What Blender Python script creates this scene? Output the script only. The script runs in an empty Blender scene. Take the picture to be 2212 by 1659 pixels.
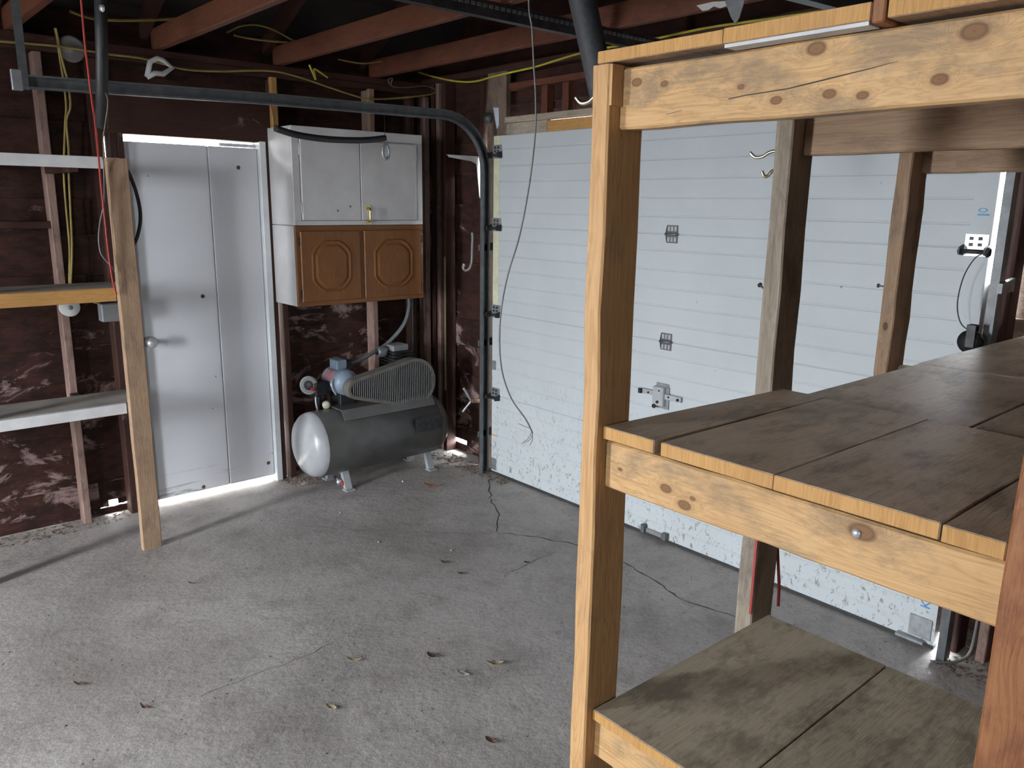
import bpy, bmesh, math, random
from mathutils import Vector, Matrix
random.seed(7)
S = bpy.context.scene
COL = S.collection

# ------------------------------------------------------------------ camera
CAM = Vector((3.2011, 4.585, 1.7347))
FPX = 1720.8
_yaw, _pitch, _roll = math.radians(225 + 3.8019), math.radians(-12.7304), math.radians(0.763)
FW = Vector((math.cos(_yaw) * math.cos(_pitch), math.sin(_yaw) * math.cos(_pitch), math.sin(_pitch)))
_r = FW.cross(Vector((0, 0, 1))).normalized()
_u = _r.cross(FW)
RT = _r * math.cos(_roll) + _u * math.sin(_roll)
UP = _u * math.cos(_roll) - _r * math.sin(_roll)
cd = bpy.data.cameras.new('camera')
cam = bpy.data.objects.new('camera', cd)
COL.objects.link(cam)
cd.sensor_width = 36
cd.lens = FPX / 2212 * 36
cd.clip_start = 0.02
m = Matrix((RT, UP, -FW)).transposed().to_4x4()
m.translation = CAM
cam.matrix_world = m
S.camera = cam

# ------------------------------------------------------------------ sky, daylight openings, exposure
w = bpy.data.worlds.new('overcast_sky')
S.world = w
w.use_nodes = True
w.node_tree.nodes['Background'].inputs[0].default_value = (0.90, 0.945, 1.0, 1)
w.node_tree.nodes['Background'].inputs[1].default_value = 100.0
S.view_settings.view_transform = 'Standard'
S.view_settings.look = 'None'
S.view_settings.exposure = 0.22
S.view_settings.gamma = 1.0
S.view_settings.use_curve_mapping = False
XBACK = 6.0
WINDOWS = [(1.34, 1.86, 0.05, 2.10), (3.40, 3.84, 1.60, 2.40)]     # y0, y1, z0, z1 in the back wall
for (y0, y1, z0, z1) in WINDOWS:                                    # sky portals only guide the sampling of the daylight
    ld = bpy.data.lights.new('daylight_portal', 'AREA')
    ld.shape = 'RECTANGLE'; ld.size = y1 - y0; ld.size_y = z1 - z0
    ld.cycles.is_portal = True
    lo = bpy.data.objects.new('daylight_portal', ld)
    COL.objects.link(lo)
    lo.matrix_world = Matrix(((0, 0, 1, XBACK + 0.06), (1, 0, 0, (y0 + y1) / 2), (0, 1, 0, (z0 + z1) / 2), (0, 0, 0, 1)))

YEND = 7.2
SIDE_WIN = (4.30, 4.52, 1.40, 2.10)                                 # x0, x1, z0, z1 in the right wall
ld = bpy.data.lights.new('daylight_portal', 'AREA')
ld.shape = 'RECTANGLE'; ld.size = SIDE_WIN[1] - SIDE_WIN[0]; ld.size_y = SIDE_WIN[3] - SIDE_WIN[2]
ld.cycles.is_portal = True
lo = bpy.data.objects.new('daylight_portal', ld)
COL.objects.link(lo)
lo.matrix_world = Matrix(((-1, 0, 0, (SIDE_WIN[0] + SIDE_WIN[1]) / 2), (0, 0, 1, YEND + .06), (0, 1, 0, (SIDE_WIN[2] + SIDE_WIN[3]) / 2), (0, 0, 0, 1)))

# ------------------------------------------------------------------ helpers
def at(px, py, ax, val):
    """point of the place seen at a picture point, on the plane axis=val (used to survey positions)"""
    d = FW + RT * ((px - 1106) / FPX) - UP * ((py - 829.5) / FPX)
    t = (val - CAM[ax]) / d[ax]
    return CAM + d * t

ORG = {}
def place(o, origin, parent):
    COL.objects.link(o)
    origin = Vector(origin)
    if parent is not None:
        o.parent = parent
        o.location = origin - ORG[parent]
    else:
        o.location = origin
    ORG[o] = origin
    return o

def tag(o, label=None, cat=None, group=None, kind=None):
    if label: o['label'] = label
    if cat: o['category'] = cat
    if group: o['group'] = group
    if kind: o['kind'] = kind
    return o

def thing(name, loc, label, cat, group=None, kind=None):
    o = bpy.data.objects.new(name, None)
    o.empty_display_size = 0.05
    place(o, loc, None)
    return tag(o, label, cat, group, kind)

class MB:
    def __init__(s): s.v = []; s.f = []; s.sm = []
    def add(s, vs, fs, smooth=False):
        n = len(s.v)
        s.v += [Vector(v) for v in vs]
        s.f += [tuple(i + n for i in f) for f in fs]
        s.sm += [smooth] * len(fs)
        return s
    def box(s, x0, x1, y0, y1, z0, z1):
        vs = [(x, y, z) for x in (x0, x1) for y in (y0, y1) for z in (z0, z1)]
        return s.add(vs, [(0, 1, 3, 2), (4, 6, 7, 5), (0, 4, 5, 1), (2, 3, 7, 6), (0, 2, 6, 4), (1, 5, 7, 3)])
    def prism(s, poly, axis, a, b):
        """poly: 2d points in the other two axes (cyclic order), extruded along axis from a to b"""
        def P(p, t):
            return [(t, p[0], p[1]), (p[0], t, p[1]), (p[0], p[1], t)][axis]
        n = len(poly)
        vs = [P(p, a) for p in poly] + [P(p, b) for p in poly]
        fs = [tuple(range(n)), tuple(range(2 * n - 1, n - 1, -1))]
        fs += [(i, i + n, (i + 1) % n + n, (i + 1) % n) for i in range(n)]
        return s.add(vs, fs)
    def tube(s, path, r, n=8, cap=True):
        path = [Vector(p) for p in path]
        rs = r if isinstance(r, (list, tuple)) else [r] * len(path)
        t = (path[1] - path[0]).normalized()
        a = t.orthogonal().normalized()
        vs = []
        for i, p in enumerate(path):
            if i == 0: d = path[1] - path[0]
            elif i == len(path) - 1: d = path[-1] - path[-2]
            else: d = path[i + 1] - path[i - 1]
            d.normalize()
            a = (a - d * a.dot(d)).normalized()
            b = d.cross(a)
            for k in range(n):
                q = 2 * math.pi * k / n
                vs.append(p + (a * math.cos(q) + b * math.sin(q)) * rs[i])
        fs = []
        for i in range(len(path) - 1):
            for k in range(n):
                fs.append((i * n + k, i * n + (k + 1) % n, (i + 1) * n + (k + 1) % n, (i + 1) * n + k))
        s.add(vs, fs, True)
        if cap:
            L = len(s.v) - len(vs)
            s.f.append(tuple(L + k for k in range(n - 1, -1, -1))); s.sm.append(False)
            L2 = L + (len(path) - 1) * n
            s.f.append(tuple(L2 + k for k in range(n))); s.sm.append(False)
        return s
    def lathe(s, prof, origin, axis, n=20):
        """prof: (distance along axis, radius)"""
        o = Vector(origin); ax = Vector(axis).normalized()
        a = ax.orthogonal().normalized(); b = ax.cross(a)
        vs = []
        for (t, r) in prof:
            for k in range(n):
                q = 2 * math.pi * k / n
                vs.append(o + ax * t + (a * math.cos(q) + b * math.sin(q)) * max(r, 1e-5))
        fs = [(i * n + k, i * n + (k + 1) % n, (i + 1) * n + (k + 1) % n, (i + 1) * n + k)
              for i in range(len(prof) - 1) for k in range(n)]
        return s.add(vs, fs, True)
    def sweep(s, path, prof, up):
        """prof (u,v): u along the sideways axis 'up', v along the in-plane normal"""
        path = [Vector(p) for p in path]; up = Vector(up)
        n = len(prof); vs = []
        for i, p in enumerate(path):
            d = (path[min(i + 1, len(path) - 1)] - path[max(i - 1, 0)]).normalized()
            nn = d.cross(up).normalized()
            vs += [p + up * u + nn * v for (u, v) in prof]
        fs = [(i * n + k, i * n + (k + 1) % n, (i + 1) * n + (k + 1) % n, (i + 1) * n + k)
              for i in range(len(path) - 1) for k in range(n)]
        fs += [tuple(range(n - 1, -1, -1)), tuple((len(path) - 1) * n + k for k in range(n))]
        return s.add(vs, fs)
    def build(s, name, mat, parent=None, origin=None, bevel=0, recalc=True):
        lo = [min(v[i] for v in s.v) for i in range(3)]; hi = [max(v[i] for v in s.v) for i in range(3)]
        if origin is None: origin = Vector([(lo[i] + hi[i]) / 2 for i in range(3)])
        origin = Vector(origin)
        me = bpy.data.meshes.new(name)
        me.from_pydata([v - origin for v in s.v], [], s.f)
        me.polygons.foreach_set('use_smooth', s.sm)
        if recalc or bevel:
            bm = bmesh.new(); bm.from_mesh(me)
            bmesh.ops.recalc_face_normals(bm, faces=bm.faces)
            if bevel:
                bmesh.ops.bevel(bm, geom=list(bm.edges), offset=bevel, segments=1, affect='EDGES', profile=0.5)
            bm.to_mesh(me); bm.free()
        me.materials.append(mat)
        return place(bpy.data.objects.new(name, me), origin, parent)

def box(name, x0, x1, y0, y1, z0, z1, mat, parent=None, bevel=0.002):
    return MB().box(min(x0, x1), max(x0, x1), min(y0, y1), max(y0, y1), min(z0, z1), max(z0, z1)).build(name, mat, parent, bevel=bevel)

def board(name, a, b, mat, parent=None, wob=0.0015, seg=6, seed=0, taper=None):
    """lumber from corner a to corner b, faintly uneven along its length"""
    rnd = random.Random(hash((round(a[0], 3), round(a[1], 3), round(a[2], 3))) + seed)
    lo = [min(a[i], b[i]) for i in range(3)]; hi = [max(a[i], b[i]) for i in range(3)]
    ax = max(range(3), key=lambda i: hi[i] - lo[i])
    u, v = [i for i in range(3) if i != ax]
    ch = min(0.0035, (hi[u] - lo[u]) * .2, (hi[v] - lo[v]) * .2)
    mb = MB(); vs = []
    for k in range(seg + 1):
        t = lo[ax] + (hi[ax] - lo[ax]) * k / seg
        j = [rnd.uniform(-wob, wob) for _ in range(4)]
        if k in (0, seg): j = [x * .3 for x in j]
        u0, u1, v0, v1 = lo[u] + j[0], hi[u] + j[1], lo[v] + j[2], hi[v] + j[3]
        ring = [(u0 + ch, v0), (u1 - ch, v0), (u1, v0 + ch), (u1, v1 - ch), (u1 - ch, v1), (u0 + ch, v1), (u0, v1 - ch), (u0, v0 + ch)]
        for (p, q) in ring:
            c = [0, 0, 0]; c[ax] = t; c[u] = p; c[v] = q; vs.append(c)
    fs = [(i * 8 + k, i * 8 + (k + 1) % 8, (i + 1) * 8 + (k + 1) % 8, (i + 1) * 8 + k) for i in range(seg) for k in range(8)]
    fs += [tuple(range(7, -1, -1)), tuple(seg * 8 + k for k in range(8))]
    mb.add(vs, fs)
    return mb.build(name, mat, parent)

def smooth_path(pts, n=6):
    pts = [Vector(p) for p in pts]
    out = []
    for i in range(len(pts) - 1):
        p0 = pts[max(i - 1, 0)]; p1 = pts[i]; p2 = pts[i + 1]; p3 = pts[min(i + 2, len(pts) - 1)]
        for k in range(n):
            t = k / n
            out.append(0.5 * ((2 * p1) + (p2 - p0) * t + (2 * p0 - 5 * p1 + 4 * p2 - p3) * t * t + (3 * p1 - p0 - 3 * p2 + p3) * t ** 3))
    out.append(pts[-1])
    return out

def cord(name, pts, r, mat, parent=None, n=6, k=6):
    return MB().tube(smooth_path(pts, k), r, n).build(name, mat, parent)

# ------------------------------------------------------------------ materials
class NT:
    def __init__(s, name):
        s.m = bpy.data.materials.new(name); s.m.use_nodes = True
        s.t = s.m.node_tree; s.b = s.t.nodes['Principled BSDF']
    def n(s, typ, **kw):
        nd = s.t.nodes.new(typ)
        ins = kw.pop('i', {})
        for k, v in kw.items(): setattr(nd, k, v)
        for k, v in ins.items(): s.set(nd.inputs[k], v)
        return nd
    def set(s, sock, v):
        if isinstance(v, bpy.types.NodeSocket): s.t.links.new(v, sock)
        elif isinstance(v, (tuple, list)) and len(v) == 3 and sock.type == 'RGBA': sock.default_value = (*v, 1)
        else: sock.default_value = v
    def math(s, op, a, b=0.5, c=0.5, clamp=False):
        nd = s.n('ShaderNodeMath', operation=op, use_clamp=clamp)
        s.set(nd.inputs[0], a); s.set(nd.inputs[1], b)
        if op in ('MULTIPLY_ADD', 'SMOOTH_MIN'): s.set(nd.inputs[2], c)
        return nd.outputs[0]
    def vmath(s, op, a, b):
        nd = s.n('ShaderNodeVectorMath', operation=op)
        s.set(nd.inputs[0], a)
        if b is not None: s.set(nd.inputs[1], b)
        return nd.outputs['Value'] if op in ('LENGTH', 'DISTANCE') else nd.outputs[0]
    def noise(s, vec, scale, detail=4, rough=.55, dist=0):
        nd = s.n('ShaderNodeTexNoise', i={'Scale': scale, 'Detail': detail, 'Roughness': rough, 'Distortion': dist})
        s.t.links.new(vec, nd.inputs['Vector'])
        return nd.outputs['Fac']
    def ramp(s, fac, stops):
        nd = s.n('ShaderNodeValToRGB')
        e = nd.color_ramp.elements
        while len(e) > 1: e.remove(e[-1])
        for i, (p, c) in enumerate(stops):
            el = e[0] if i == 0 else e.new(p)
            el.position = p
            el.color = (*c, 1) if isinstance(c, (tuple, list)) else (c, c, c, 1)
        s.t.links.new(fac, nd.inputs[0])
        return nd.outputs[0]
    def mix(s, fac, a, b, mode='MIX'):
        nd = s.n('ShaderNodeMix', data_type='RGBA', blend_type=mode)
        s.set(nd.inputs[0], fac); s.set(nd.inputs[6], a); s.set(nd.inputs[7], b)
        return nd.outputs[2]
    def coords(s, rnd=True):
        tc = s.n('ShaderNodeTexCoord').outputs['Object']
        if not rnd: return tc
        r = s.n('ShaderNodeObjectInfo').outputs['Random']
        k = s.n('ShaderNodeCombineXYZ', i={0: s.math('MULTIPLY', r, 31.0), 1: s.math('MULTIPLY', r, 57.0), 2: s.math('MULTIPLY', r, 83.0)})
        return s.vmath('ADD', tc, k.outputs[0])
    def world(s):
        return s.n('ShaderNodeNewGeometry').outputs['Position']
    def scale(s, vec, sc):
        return s.vmath('MULTIPLY', vec, sc)
    def bump(s, h, strength=.2, dist=.002):
        nd = s.n('ShaderNodeBump', i={'Strength': strength, 'Distance': dist, 'Height': h})
        s.t.links.new(nd.outputs[0], s.b.inputs['Normal'])
    def out(s, col, rough=.6, metal=0.0, spec=None):
        s.set(s.b.inputs['Base Color'], col); s.set(s.b.inputs['Roughness'], rough); s.set(s.b.inputs['Metallic'], metal)
        if spec is not None: s.b.inputs['Specular IOR Level'].default_value = spec
        return s.m

_cache = {}
def cached(fn):
    def g(*a):
        k = (fn.__name__,) + a
        if k not in _cache: _cache[k] = fn(*a)
        return _cache[k]
    return g

def wood_build(name, axis, light, dark, stain=(.12, .11, .10), stain_amt=.0, knots=None, rnd=True, rough=.6, auto_knot=.0, white=None, white_amt=0, low_white=False):
    N = NT(name)
    c0 = N.coords(rnd)
    sc = [13.0, 13.0, 13.0]; sc[axis] = 0.9
    c = N.scale(c0, tuple(sc))
    kn = None
    vs = [7.0, 7.0, 7.0]; vs[axis] = 4.0
    if knots:
        obj = N.n('ShaderNodeTexCoord').outputs['Object']
        for (p, r) in knots:
            d = N.vmath('SUBTRACT', obj, tuple(p))
            d = N.scale(d, tuple(0.0 if i == 0 and axis == 1 else (0.62 if i == axis else 1.0) for i in range(3)))
            L = N.vmath('LENGTH', d, None)
            q = N.math('DIVIDE', L, r)
            kn = q if kn is None else N.math('MINIMUM', kn, q)
    elif auto_knot:
        v = N.n('ShaderNodeTexVoronoi', i={'Scale': 1.0})
        N.t.links.new(N.scale(c0, tuple(vs)), v.inputs['Vector'])
        kn = N.math('DIVIDE', v.outputs['Distance'], auto_knot)
    if kn is not None:      # the grain bends round the knots
        bend = N.math('DIVIDE', 1.0, N.math('ADD', N.math('POWER', kn, 1.6), .55))
        off = N.n('ShaderNodeCombineXYZ', i={0: N.math('MULTIPLY', bend, .8), 1: N.math('MULTIPLY', bend, .8), 2: N.math('MULTIPLY', bend, .9)})
        c = N.vmath('ADD', c, off.outputs[0])
    n1 = N.noise(c, 1.6, 4, .55, .5)
    rings = N.math('FRACT', N.math('MULTIPLY', n1, 15.0))
    rings = N.ramp(rings, [(0, 0.0), (.22, .75), (.65, 1.0), (.88, .5), (1, 0.0)])
    sf = [170.0, 170.0, 170.0]; sf[axis] = 5
    fine = N.noise(N.scale(c0, tuple(sf)), 1.0, 3, .6)
    f = N.math('ADD', N.math('MULTIPLY', rings, .58), N.math('MULTIPLY', N.ramp(fine, [(.3, 0.0), (.62, 1.0)]), .42))
    col = N.mix(f, dark, light)
    big = N.noise(c0, 5.0, 3, .5)
    col = N.mix(N.math('MULTIPLY', N.ramp(big, [(.35, 0.0), (.7, 1.0)]), .25), col, tuple(x * .75 for x in dark))
    if stain_amt:
        ss = [15.0, 15.0, 15.0]; ss[axis] = 7.0
        st = N.noise(N.scale(c0, tuple(ss)), 1.0, 6, .72)
        hi = .62 - stain_amt * .25
        st = N.ramp(st, [(hi - .04, 0.0), (hi + .12, 1.0)])
        col = N.mix(N.math('MULTIPLY', st, min(1, .45 + stain_amt * .5)), col, stain)
    if kn is not None:
        k4 = N.math('DIVIDE', kn, 2.4)
        km = N.ramp(k4, [(0.0, 1.0), (.38, .95), (.46, .75), (.58, .22), (1.0, 0.0)])
        b0 = (.25, .125, .052) if dark[0] > .3 else tuple(x * .5 for x in dark)
        kc = N.ramp(k4, [(0.0, tuple(x * .55 for x in b0)), (.10, tuple(x * .8 for x in b0)), (.30, tuple(x * .75 for x in b0)), (.40, tuple(x * .45 for x in b0)), (.6, b0)])
        col = N.mix(km, col, kc)
    if white:
        ss = [5.5, 5.5, 5.5]; ss[axis] = 3.2
        st = N.noise(N.scale(c0, tuple(ss)), 1.0, 7, .7, .6)
        if low_white:       # damp bloom is heaviest on the lower boards
            sz = N.n('ShaderNodeSeparateXYZ'); N.t.links.new(N.world(), sz.inputs[0])
            st = N.math('SUBTRACT', st, N.ramp(N.math('DIVIDE', sz.outputs[2], 2.5), [(0.0, 0.0), (.35, .05), (.6, .12), (1.0, .16)]))
        hi = .66 - white_amt * .25
        st = N.ramp(st, [(hi, 0.0), (hi + .07, 1.0)])
        col = N.mix(N.math('MULTIPLY', st, .85), col, white)
    N.bump(N.math('ADD', f, N.math('MULTIPLY', fine, .6)), .25, .0015)
    return N.out(col, rough, 0, .3)

@cached
def pine(axis): return wood_build('pine', axis, (.56, .34, .155), (.37, .19, .075), (.17, .13, .09), .12, None, True, .55, .045)
@cached
def pine_plain(axis): return wood_build('pine_plain', axis, (.52, .29, .10), (.37, .185, .055), (.2, .14, .08), .05)
@cached
def pine_dirty(axis): return wood_build('pine_dirty', axis, (.60, .475, .345), (.45, .345, .245), (.20, .145, .105), .42, None, True, .5)
@cached
def grey_wood(axis): return wood_build('weathered_wood', axis, (.42, .36, .29), (.27, .215, .165), (.12, .10, .085), .3, None, True, .75, .03)
@cached
def old_board(axis): return wood_build('old_brown_board', axis, (.22, .165, .125), (.13, .09, .066), (.07, .05, .04), .35, None, True, .75, .03)
@cached
def tan_wood(axis): return wood_build('tan_wood', axis, (.40, .275, .18), (.28, .17, .10), (.14, .095, .07), .25, None, True, .65, .04)
@cached
def red_wood(axis): return wood_build('red_stained_wood', axis, (.31, .135, .055), (.20, .075, .03), (.10, .03, .015), .3, None, True, .55, .05)
@cached
def frame_wood(axis): return wood_build('dark_framing', axis, (.060, .025, .017), (.034, .013, .009), (.04, .02, .016), .4, None, True, .7, 0, (.26, .20, .18), .0)
@cached
def pale_frame(axis): return wood_build('pale_framing', axis, (.30, .20, .17), (.19, .115, .09), (.08, .05, .04), .3, None, True, .7)
@cached
def joist_wood(axis): return wood_build('joist_wood', axis, (.15, .054, .03), (.085, .028, .016), (.07, .025, .015), .35, None, True, .6)
@cached
def rafter_wood(axis): return wood_build('rafter_wood', axis, (.055, .021, .013), (.03, .012, .008), (.02, .01, .006), .35, None, True, .7)
@cached
def siding(axis): return wood_build('rough_siding', axis, (.060, .021, .013), (.025, .009, .006), (.009, .004, .003), .6, None, True, .75, 0, (.30, .21, .19), .62, True)
@cached
def siding_pale(axis): return wood_build('worn_pale_siding', axis, (.32, .27, .22), (.20, .14, .10), (.10, .05, .035), .55, None, True, .75, 0, (.42, .42, .36), .5)
@cached
def plywood(axis): return wood_build('dusty_plywood', axis, (.50, .43, .32), (.40, .335, .245), (.16, .125, .09), .45, None, True, .75)

def plain(name, col, rough=.5, metal=0.0, var=.12, scale=12, spec=None, bump=0):
    N = NT(name)
    c = N.coords()
    n = N.noise(c, scale, 5, .6)
    dk = tuple(x * (1 - var * 1.6) for x in col); lt = tuple(min(1, x * (1 + var)) for x in col)
    colr = N.mix(N.ramp(n, [(.3, 0.0), (.7, 1.0)]), dk, lt)
    if bump: N.bump(N.noise(c, scale * 6, 3), bump, .001)
    return N.out(colr, rough, metal, spec)

M = {}
def concrete():
    N = NT('concrete')
    p = N.world()
    a = N.noise(p, 1.1, 6, .6, .4); b = N.noise(p, 5.0, 6, .65); c = N.noise(p, 60.0, 4, .7)
    col = N.ramp(a, [(.3, (.265, .243, .226)), (.5, (.385, .355, .333)), (.7, (.485, .452, .427))])
    col = N.mix(N.math('MULTIPLY', N.ramp(b, [(.50, 0.0), (.70, 1.0)]), .5), col, (.185, .162, .148))
    col = N.mix(N.math('MULTIPLY', N.ramp(c, [(.52, 0.0), (.70, 1.0)]), .42), col, (.15, .135, .125))
    col = N.mix(N.math('MULTIPLY', N.ramp(N.noise(p, 2.6, 5, .6, .8), [(.60, 0.0), (.75, 1.0)]), .5), col, (.43, .42, .42))
    v = N.n('ShaderNodeTexVoronoi', i={'Scale': 34.0}); N.t.links.new(p, v.inputs['Vector'])
    sp = N.ramp(v.outputs['Distance'], [(.05, 1.0), (.11, 0.0)])
    col = N.mix(N.math('MULTIPLY', sp, N.ramp(b, [(.45, 0.0), (.55, .7)])), col, (.08, .07, .065))
    h = N.math('ADD', N.math('MULTIPLY', c, .5), N.math('MULTIPLY', b, 1.5))
    h = N.math('ADD', h, N.math('MULTIPLY', N.noise(N.scale(p, (1, 1.6, 1)), 22.0, 4, .6), 1.4))
    N.bump(h, .45, .008)
    r = N.ramp(b, [(.3, .48), (.7, .68)])
    return N.out(col, r, 0, .45)
M['concrete'] = concrete()

def door_paint(name, col, dirt_h=.0, grain_axis=None):
    N = NT(name)
    p = N.world()
    n = N.noise(p, 3.0, 5, .6)
    c = N.mix(N.ramp(n, [(.3, 0.0), (.7, 1.0)]), tuple(x * .93 for x in col), col)
    sx = N.n('ShaderNodeSeparateXYZ'); N.t.links.new(p, sx.inputs[0])
    if dirt_h:
        low = N.ramp(N.math('DIVIDE', sx.outputs[2], dirt_h), [(0.0, 1.0), (.25, .75), (1.0, 0.0)])
        d1 = N.noise(N.scale(p, (1, 34, 22)), 1.0, 5, .75, 1.2)
        m1 = N.math('MULTIPLY', N.ramp(d1, [(.56, 0.0), (.63, 1.0)]), low)
        c = N.mix(N.math('MULTIPLY', m1, .85), c, (.13, .115, .09))
    v = N.n('ShaderNodeTexVoronoi', i={'Scale': 9.0}); N.t.links.new(p, v.inputs['Vector'])
    sp = N.math('MULTIPLY', N.ramp(v.outputs['Distance'], [(.03, 1.0), (.06, 0.0)]), N.ramp(n, [(.5, 0.0), (.56, .7)]))
    c = N.mix(sp, c, (.12, .11, .09))
    N.bump(N.noise(p, 160, 2), .08, .001)
    return N.out(c, .6, 0, .3)
M['garage_white'] = door_paint('garage_door_steel', (.545, .585, .60), .85)
M['door_white'] = door_paint('entry_door_paint', (.74, .75, .78), .25)
M['cream'] = plain('cream_stile', (.66, .66, .47), .5)
M['white_trim'] = plain('white_trim', (.74, .77, .78), .4, 0, .05)
M['cab_white'] = plain('cabinet_white', (.58, .57, .565), .45, 0, .07, 6)
M['shelf_white'] = plain('shelf_edge_white', (.66, .66, .66), .5, 0, .08)
M['oak'] = wood_build('oak_cabinet', 2, (.22, .09, .027), (.14, .053, .015), (.1, .04, .01), .1, None, True, .35)
M['oak_h'] = wood_build('oak_cabinet_rail', 0, (.22, .09, .027), (.14, .053, .015), (.1, .04, .01), .1, None, True, .35)
M['brass'] = plain('brass', (.75, .56, .22), .25, 1.0, .1)
M['hook_metal'] = plain('yellow_zinc', (.78, .72, .55), .3, 1.0, .08)
M['zinc'] = plain('galvanised_steel', (.36, .38, .39), .42, .6, .15, 30)
M['zinc_dark'] = plain('dull_steel', (.17, .18, .185), .45, .5, .2, 24)
M['track'] = plain('track_steel', (.125, .135, .14), .45, .35, .18, 20)
M['black'] = plain('black_rubber', (.018, .018, .02), .55, 0, .2)
M['tube_grey'] = plain('charcoal_sleeve', (.032, .034, .037), .6, 0, .25, 90, None, .3)
M['dark_iron'] = plain('dark_iron', (.04, .04, .042), .5, .5, .3, 30)
M['tank'] = plain('tank_paint', (.10, .099, .094), .36, 0, .18, 7)
M['tank_head'] = plain('tank_head_paint', (.36, .37, .385), .3, 0, .10, 9)
M['guard'] = plain('guard_paint', (.15, .138, .12), .55, 0, .15)
M['slat'] = plain('guard_slat', (.24, .235, .23), .5, .2, .1)
M['motor_blue'] = plain('motor_blue', (.21, .27, .34), .45, 0, .12)
M['motor_label'] = plain('motor_label', (.50, .27, .28), .5, 0, .2)
M['steel_light'] = plain('bright_steel', (.62, .64, .66), .35, .6, .1)
M['red'] = plain('red_rubber', (.42, .035, .025), .45)
M['red_wire'] = plain('red_cord', (.36, .03, .022), .5)
M['yellow'] = plain('yellow_cable', (.52, .46, .06), .5, 0, .15)
M['yellow_old'] = plain('dusty_yellow_cable', (.30, .22, .06), .6, 0, .2)
M['brown_cable'] = plain('old_cable', (.19, .15, .09), .65, 0, .2)
M['grey_cord'] = plain('grey_cord', (.17, .165, .16), .55)
M['grey_conduit'] = plain('grey_conduit', (.14, .16, .165), .5)
M['paper'] = plain('pale_paper', (.62, .66, .74), .6, 0, .1)
M['plastic_white'] = plain('white_plastic', (.72, .72, .70), .45, 0, .06)
M['hook_grey'] = plain('worn_grey_paint', (.26, .25, .245), .75)
M['shelf_top'] = plain('dusty_shelf_top', (.42, .39, .36), .6, 0, .2, 5)
M['plastic_cream'] = plain('cream_plastic', (.72, .68, .52), .4)
M['grey_box'] = plain('grey_box', (.22, .225, .23), .5, 0, .1)
M['clear_disc'] = plain('dusty_disc', (.20, .19, .18), .3, 0, .3)
M['crack'] = plain('crack_dirt', (.055, .047, .04), .9)
M['leaf'] = plain('dry_leaf', (.12, .07, .045), .7, 0, .35, 40)
M['leaf_red'] = plain('red_leaf', (.36, .12, .06), .7, 0, .3, 40)
M['leaf_pale'] = plain('pale_leaf', (.34, .28, .18), .7, 0, .3, 40)
M['dirt'] = plain('leaf_litter', (.24, .18, .13), .9, 0, .5, 60)
M['stone'] = plain('pebble', (.34, .32, .30), .8)
M['blue_ink'] = plain('blue_ink', (.06, .25, .50), .5, 0, .1)
M['orange_ink'] = plain('orange_rust', (.60, .30, .08), .6)
M['rubber'] = plain('door_seal', (.035, .035, .035), .7)
M['ground'] = plain('gravel_ground', (.36, .35, .33), .9, 0, .2, 3)
M['screen'] = plain('screen_grey', (.30, .28, .25), .9, 0, .2, 3)
M['roof'] = plain('roof_deck', (.018, .012, .010), .85, 0, .3, 8)
M['wall_plain'] = plain('dark_wall', (.12, .07, .055), .8, 0, .3, 4)
M['grey_under'] = plain('grey_underside', (.62, .63, .64), .6)

# ------------------------------------------------------------------ the setting
ZJ = 2.50                      # underside of the joists
g = MB().box(-25, 30, -22, 30, -.13, -.10).build('ground', M['ground'])
tag(g, 'bare pale ground outside the garage', 'ground', kind='structure')
yf = thing('sky_screen', (2.5, -3, -.1), 'added unseen sky-blocking board fence outside beyond the entry door', 'screen', kind='structure')  # added unseen screen: blocks low sky so less daylight spills under the entry door
for k in range(60):
    box('screen_board', -8 + k * .3, -8 + k * .3 + .29, -3.03, -3.0, -.1, 2.9, M['screen'], yf, 0)
fl = MB().box(-.17, 6.12, -.12, YEND + .12, -.10, 0).build('floor', M['concrete'])
tag(fl, 'worn grey concrete garage floor with cracks and stains', 'floor', kind='structure')

def crack(pts, w0, seed):
    rnd = random.Random(seed)
    P = []
    for i in range(len(pts) - 1):
        a, b = Vector(pts[i]), Vector(pts[i + 1])
        n = max(2, int((b - a).length / .035))
        for k in range(n):
            q = a.lerp(b, k / n)
            if P: q += Vector((rnd.uniform(-.008, .008), rnd.uniform(-.008, .008)))
            P.append(q)
    P.append(Vector(pts[-1]))
    vs = []; fs = []
    for i, p in enumerate(P):
        d = (P[min(i + 1, len(P) - 1)] - P[max(i - 1, 0)]).normalized()
        n = Vector((-d.y, d.x)); ww = w0 * rnd.uniform(.35, 1) * (.25 if i in (0, len(P) - 1) else 1)
        vs += [(p.x + n.x * ww, p.y + n.y * ww, .0004), (p.x, p.y, .0012), (p.x - n.x * ww, p.y - n.y * ww, .0004)]
    for i in range(len(P) - 1):
        fs += [(3 * i, 3 * i + 3, 3 * i + 4, 3 * i + 1), (3 * i + 1, 3 * i + 4, 3 * i + 5, 3 * i + 2)]
    MB().add(vs, fs).build('crack', M['crack'], fl)
def F2(px, py):
    p = at(px, py, 2, 0); return (p.x, p.y)
crack([F2(1056, 1030), F2(1060, 1080), F2(1078, 1112), F2(1072, 1150)], .005, 1)
crack([F2(1072, 1150), F2(1160, 1160), F2(1240, 1176), F2(1345, 1212), F2(1420, 1258), F2(1475, 1297), F2(1530, 1312), F2(1592, 1333), F2(1700, 1365)], .0055, 2)
crack([F2(640, 1136), F2(760, 1144), F2(900, 1150), F2(1000, 1152), F2(1072, 1150)], .0022, 3)
crack([F2(430, 1506), F2(560, 1454), F2(660, 1417), F2(720, 1388)], .0016, 4)
crack([F2(1090, 1240), F2(1150, 1214), F2(1200, 1192)], .002, 5)

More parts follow.
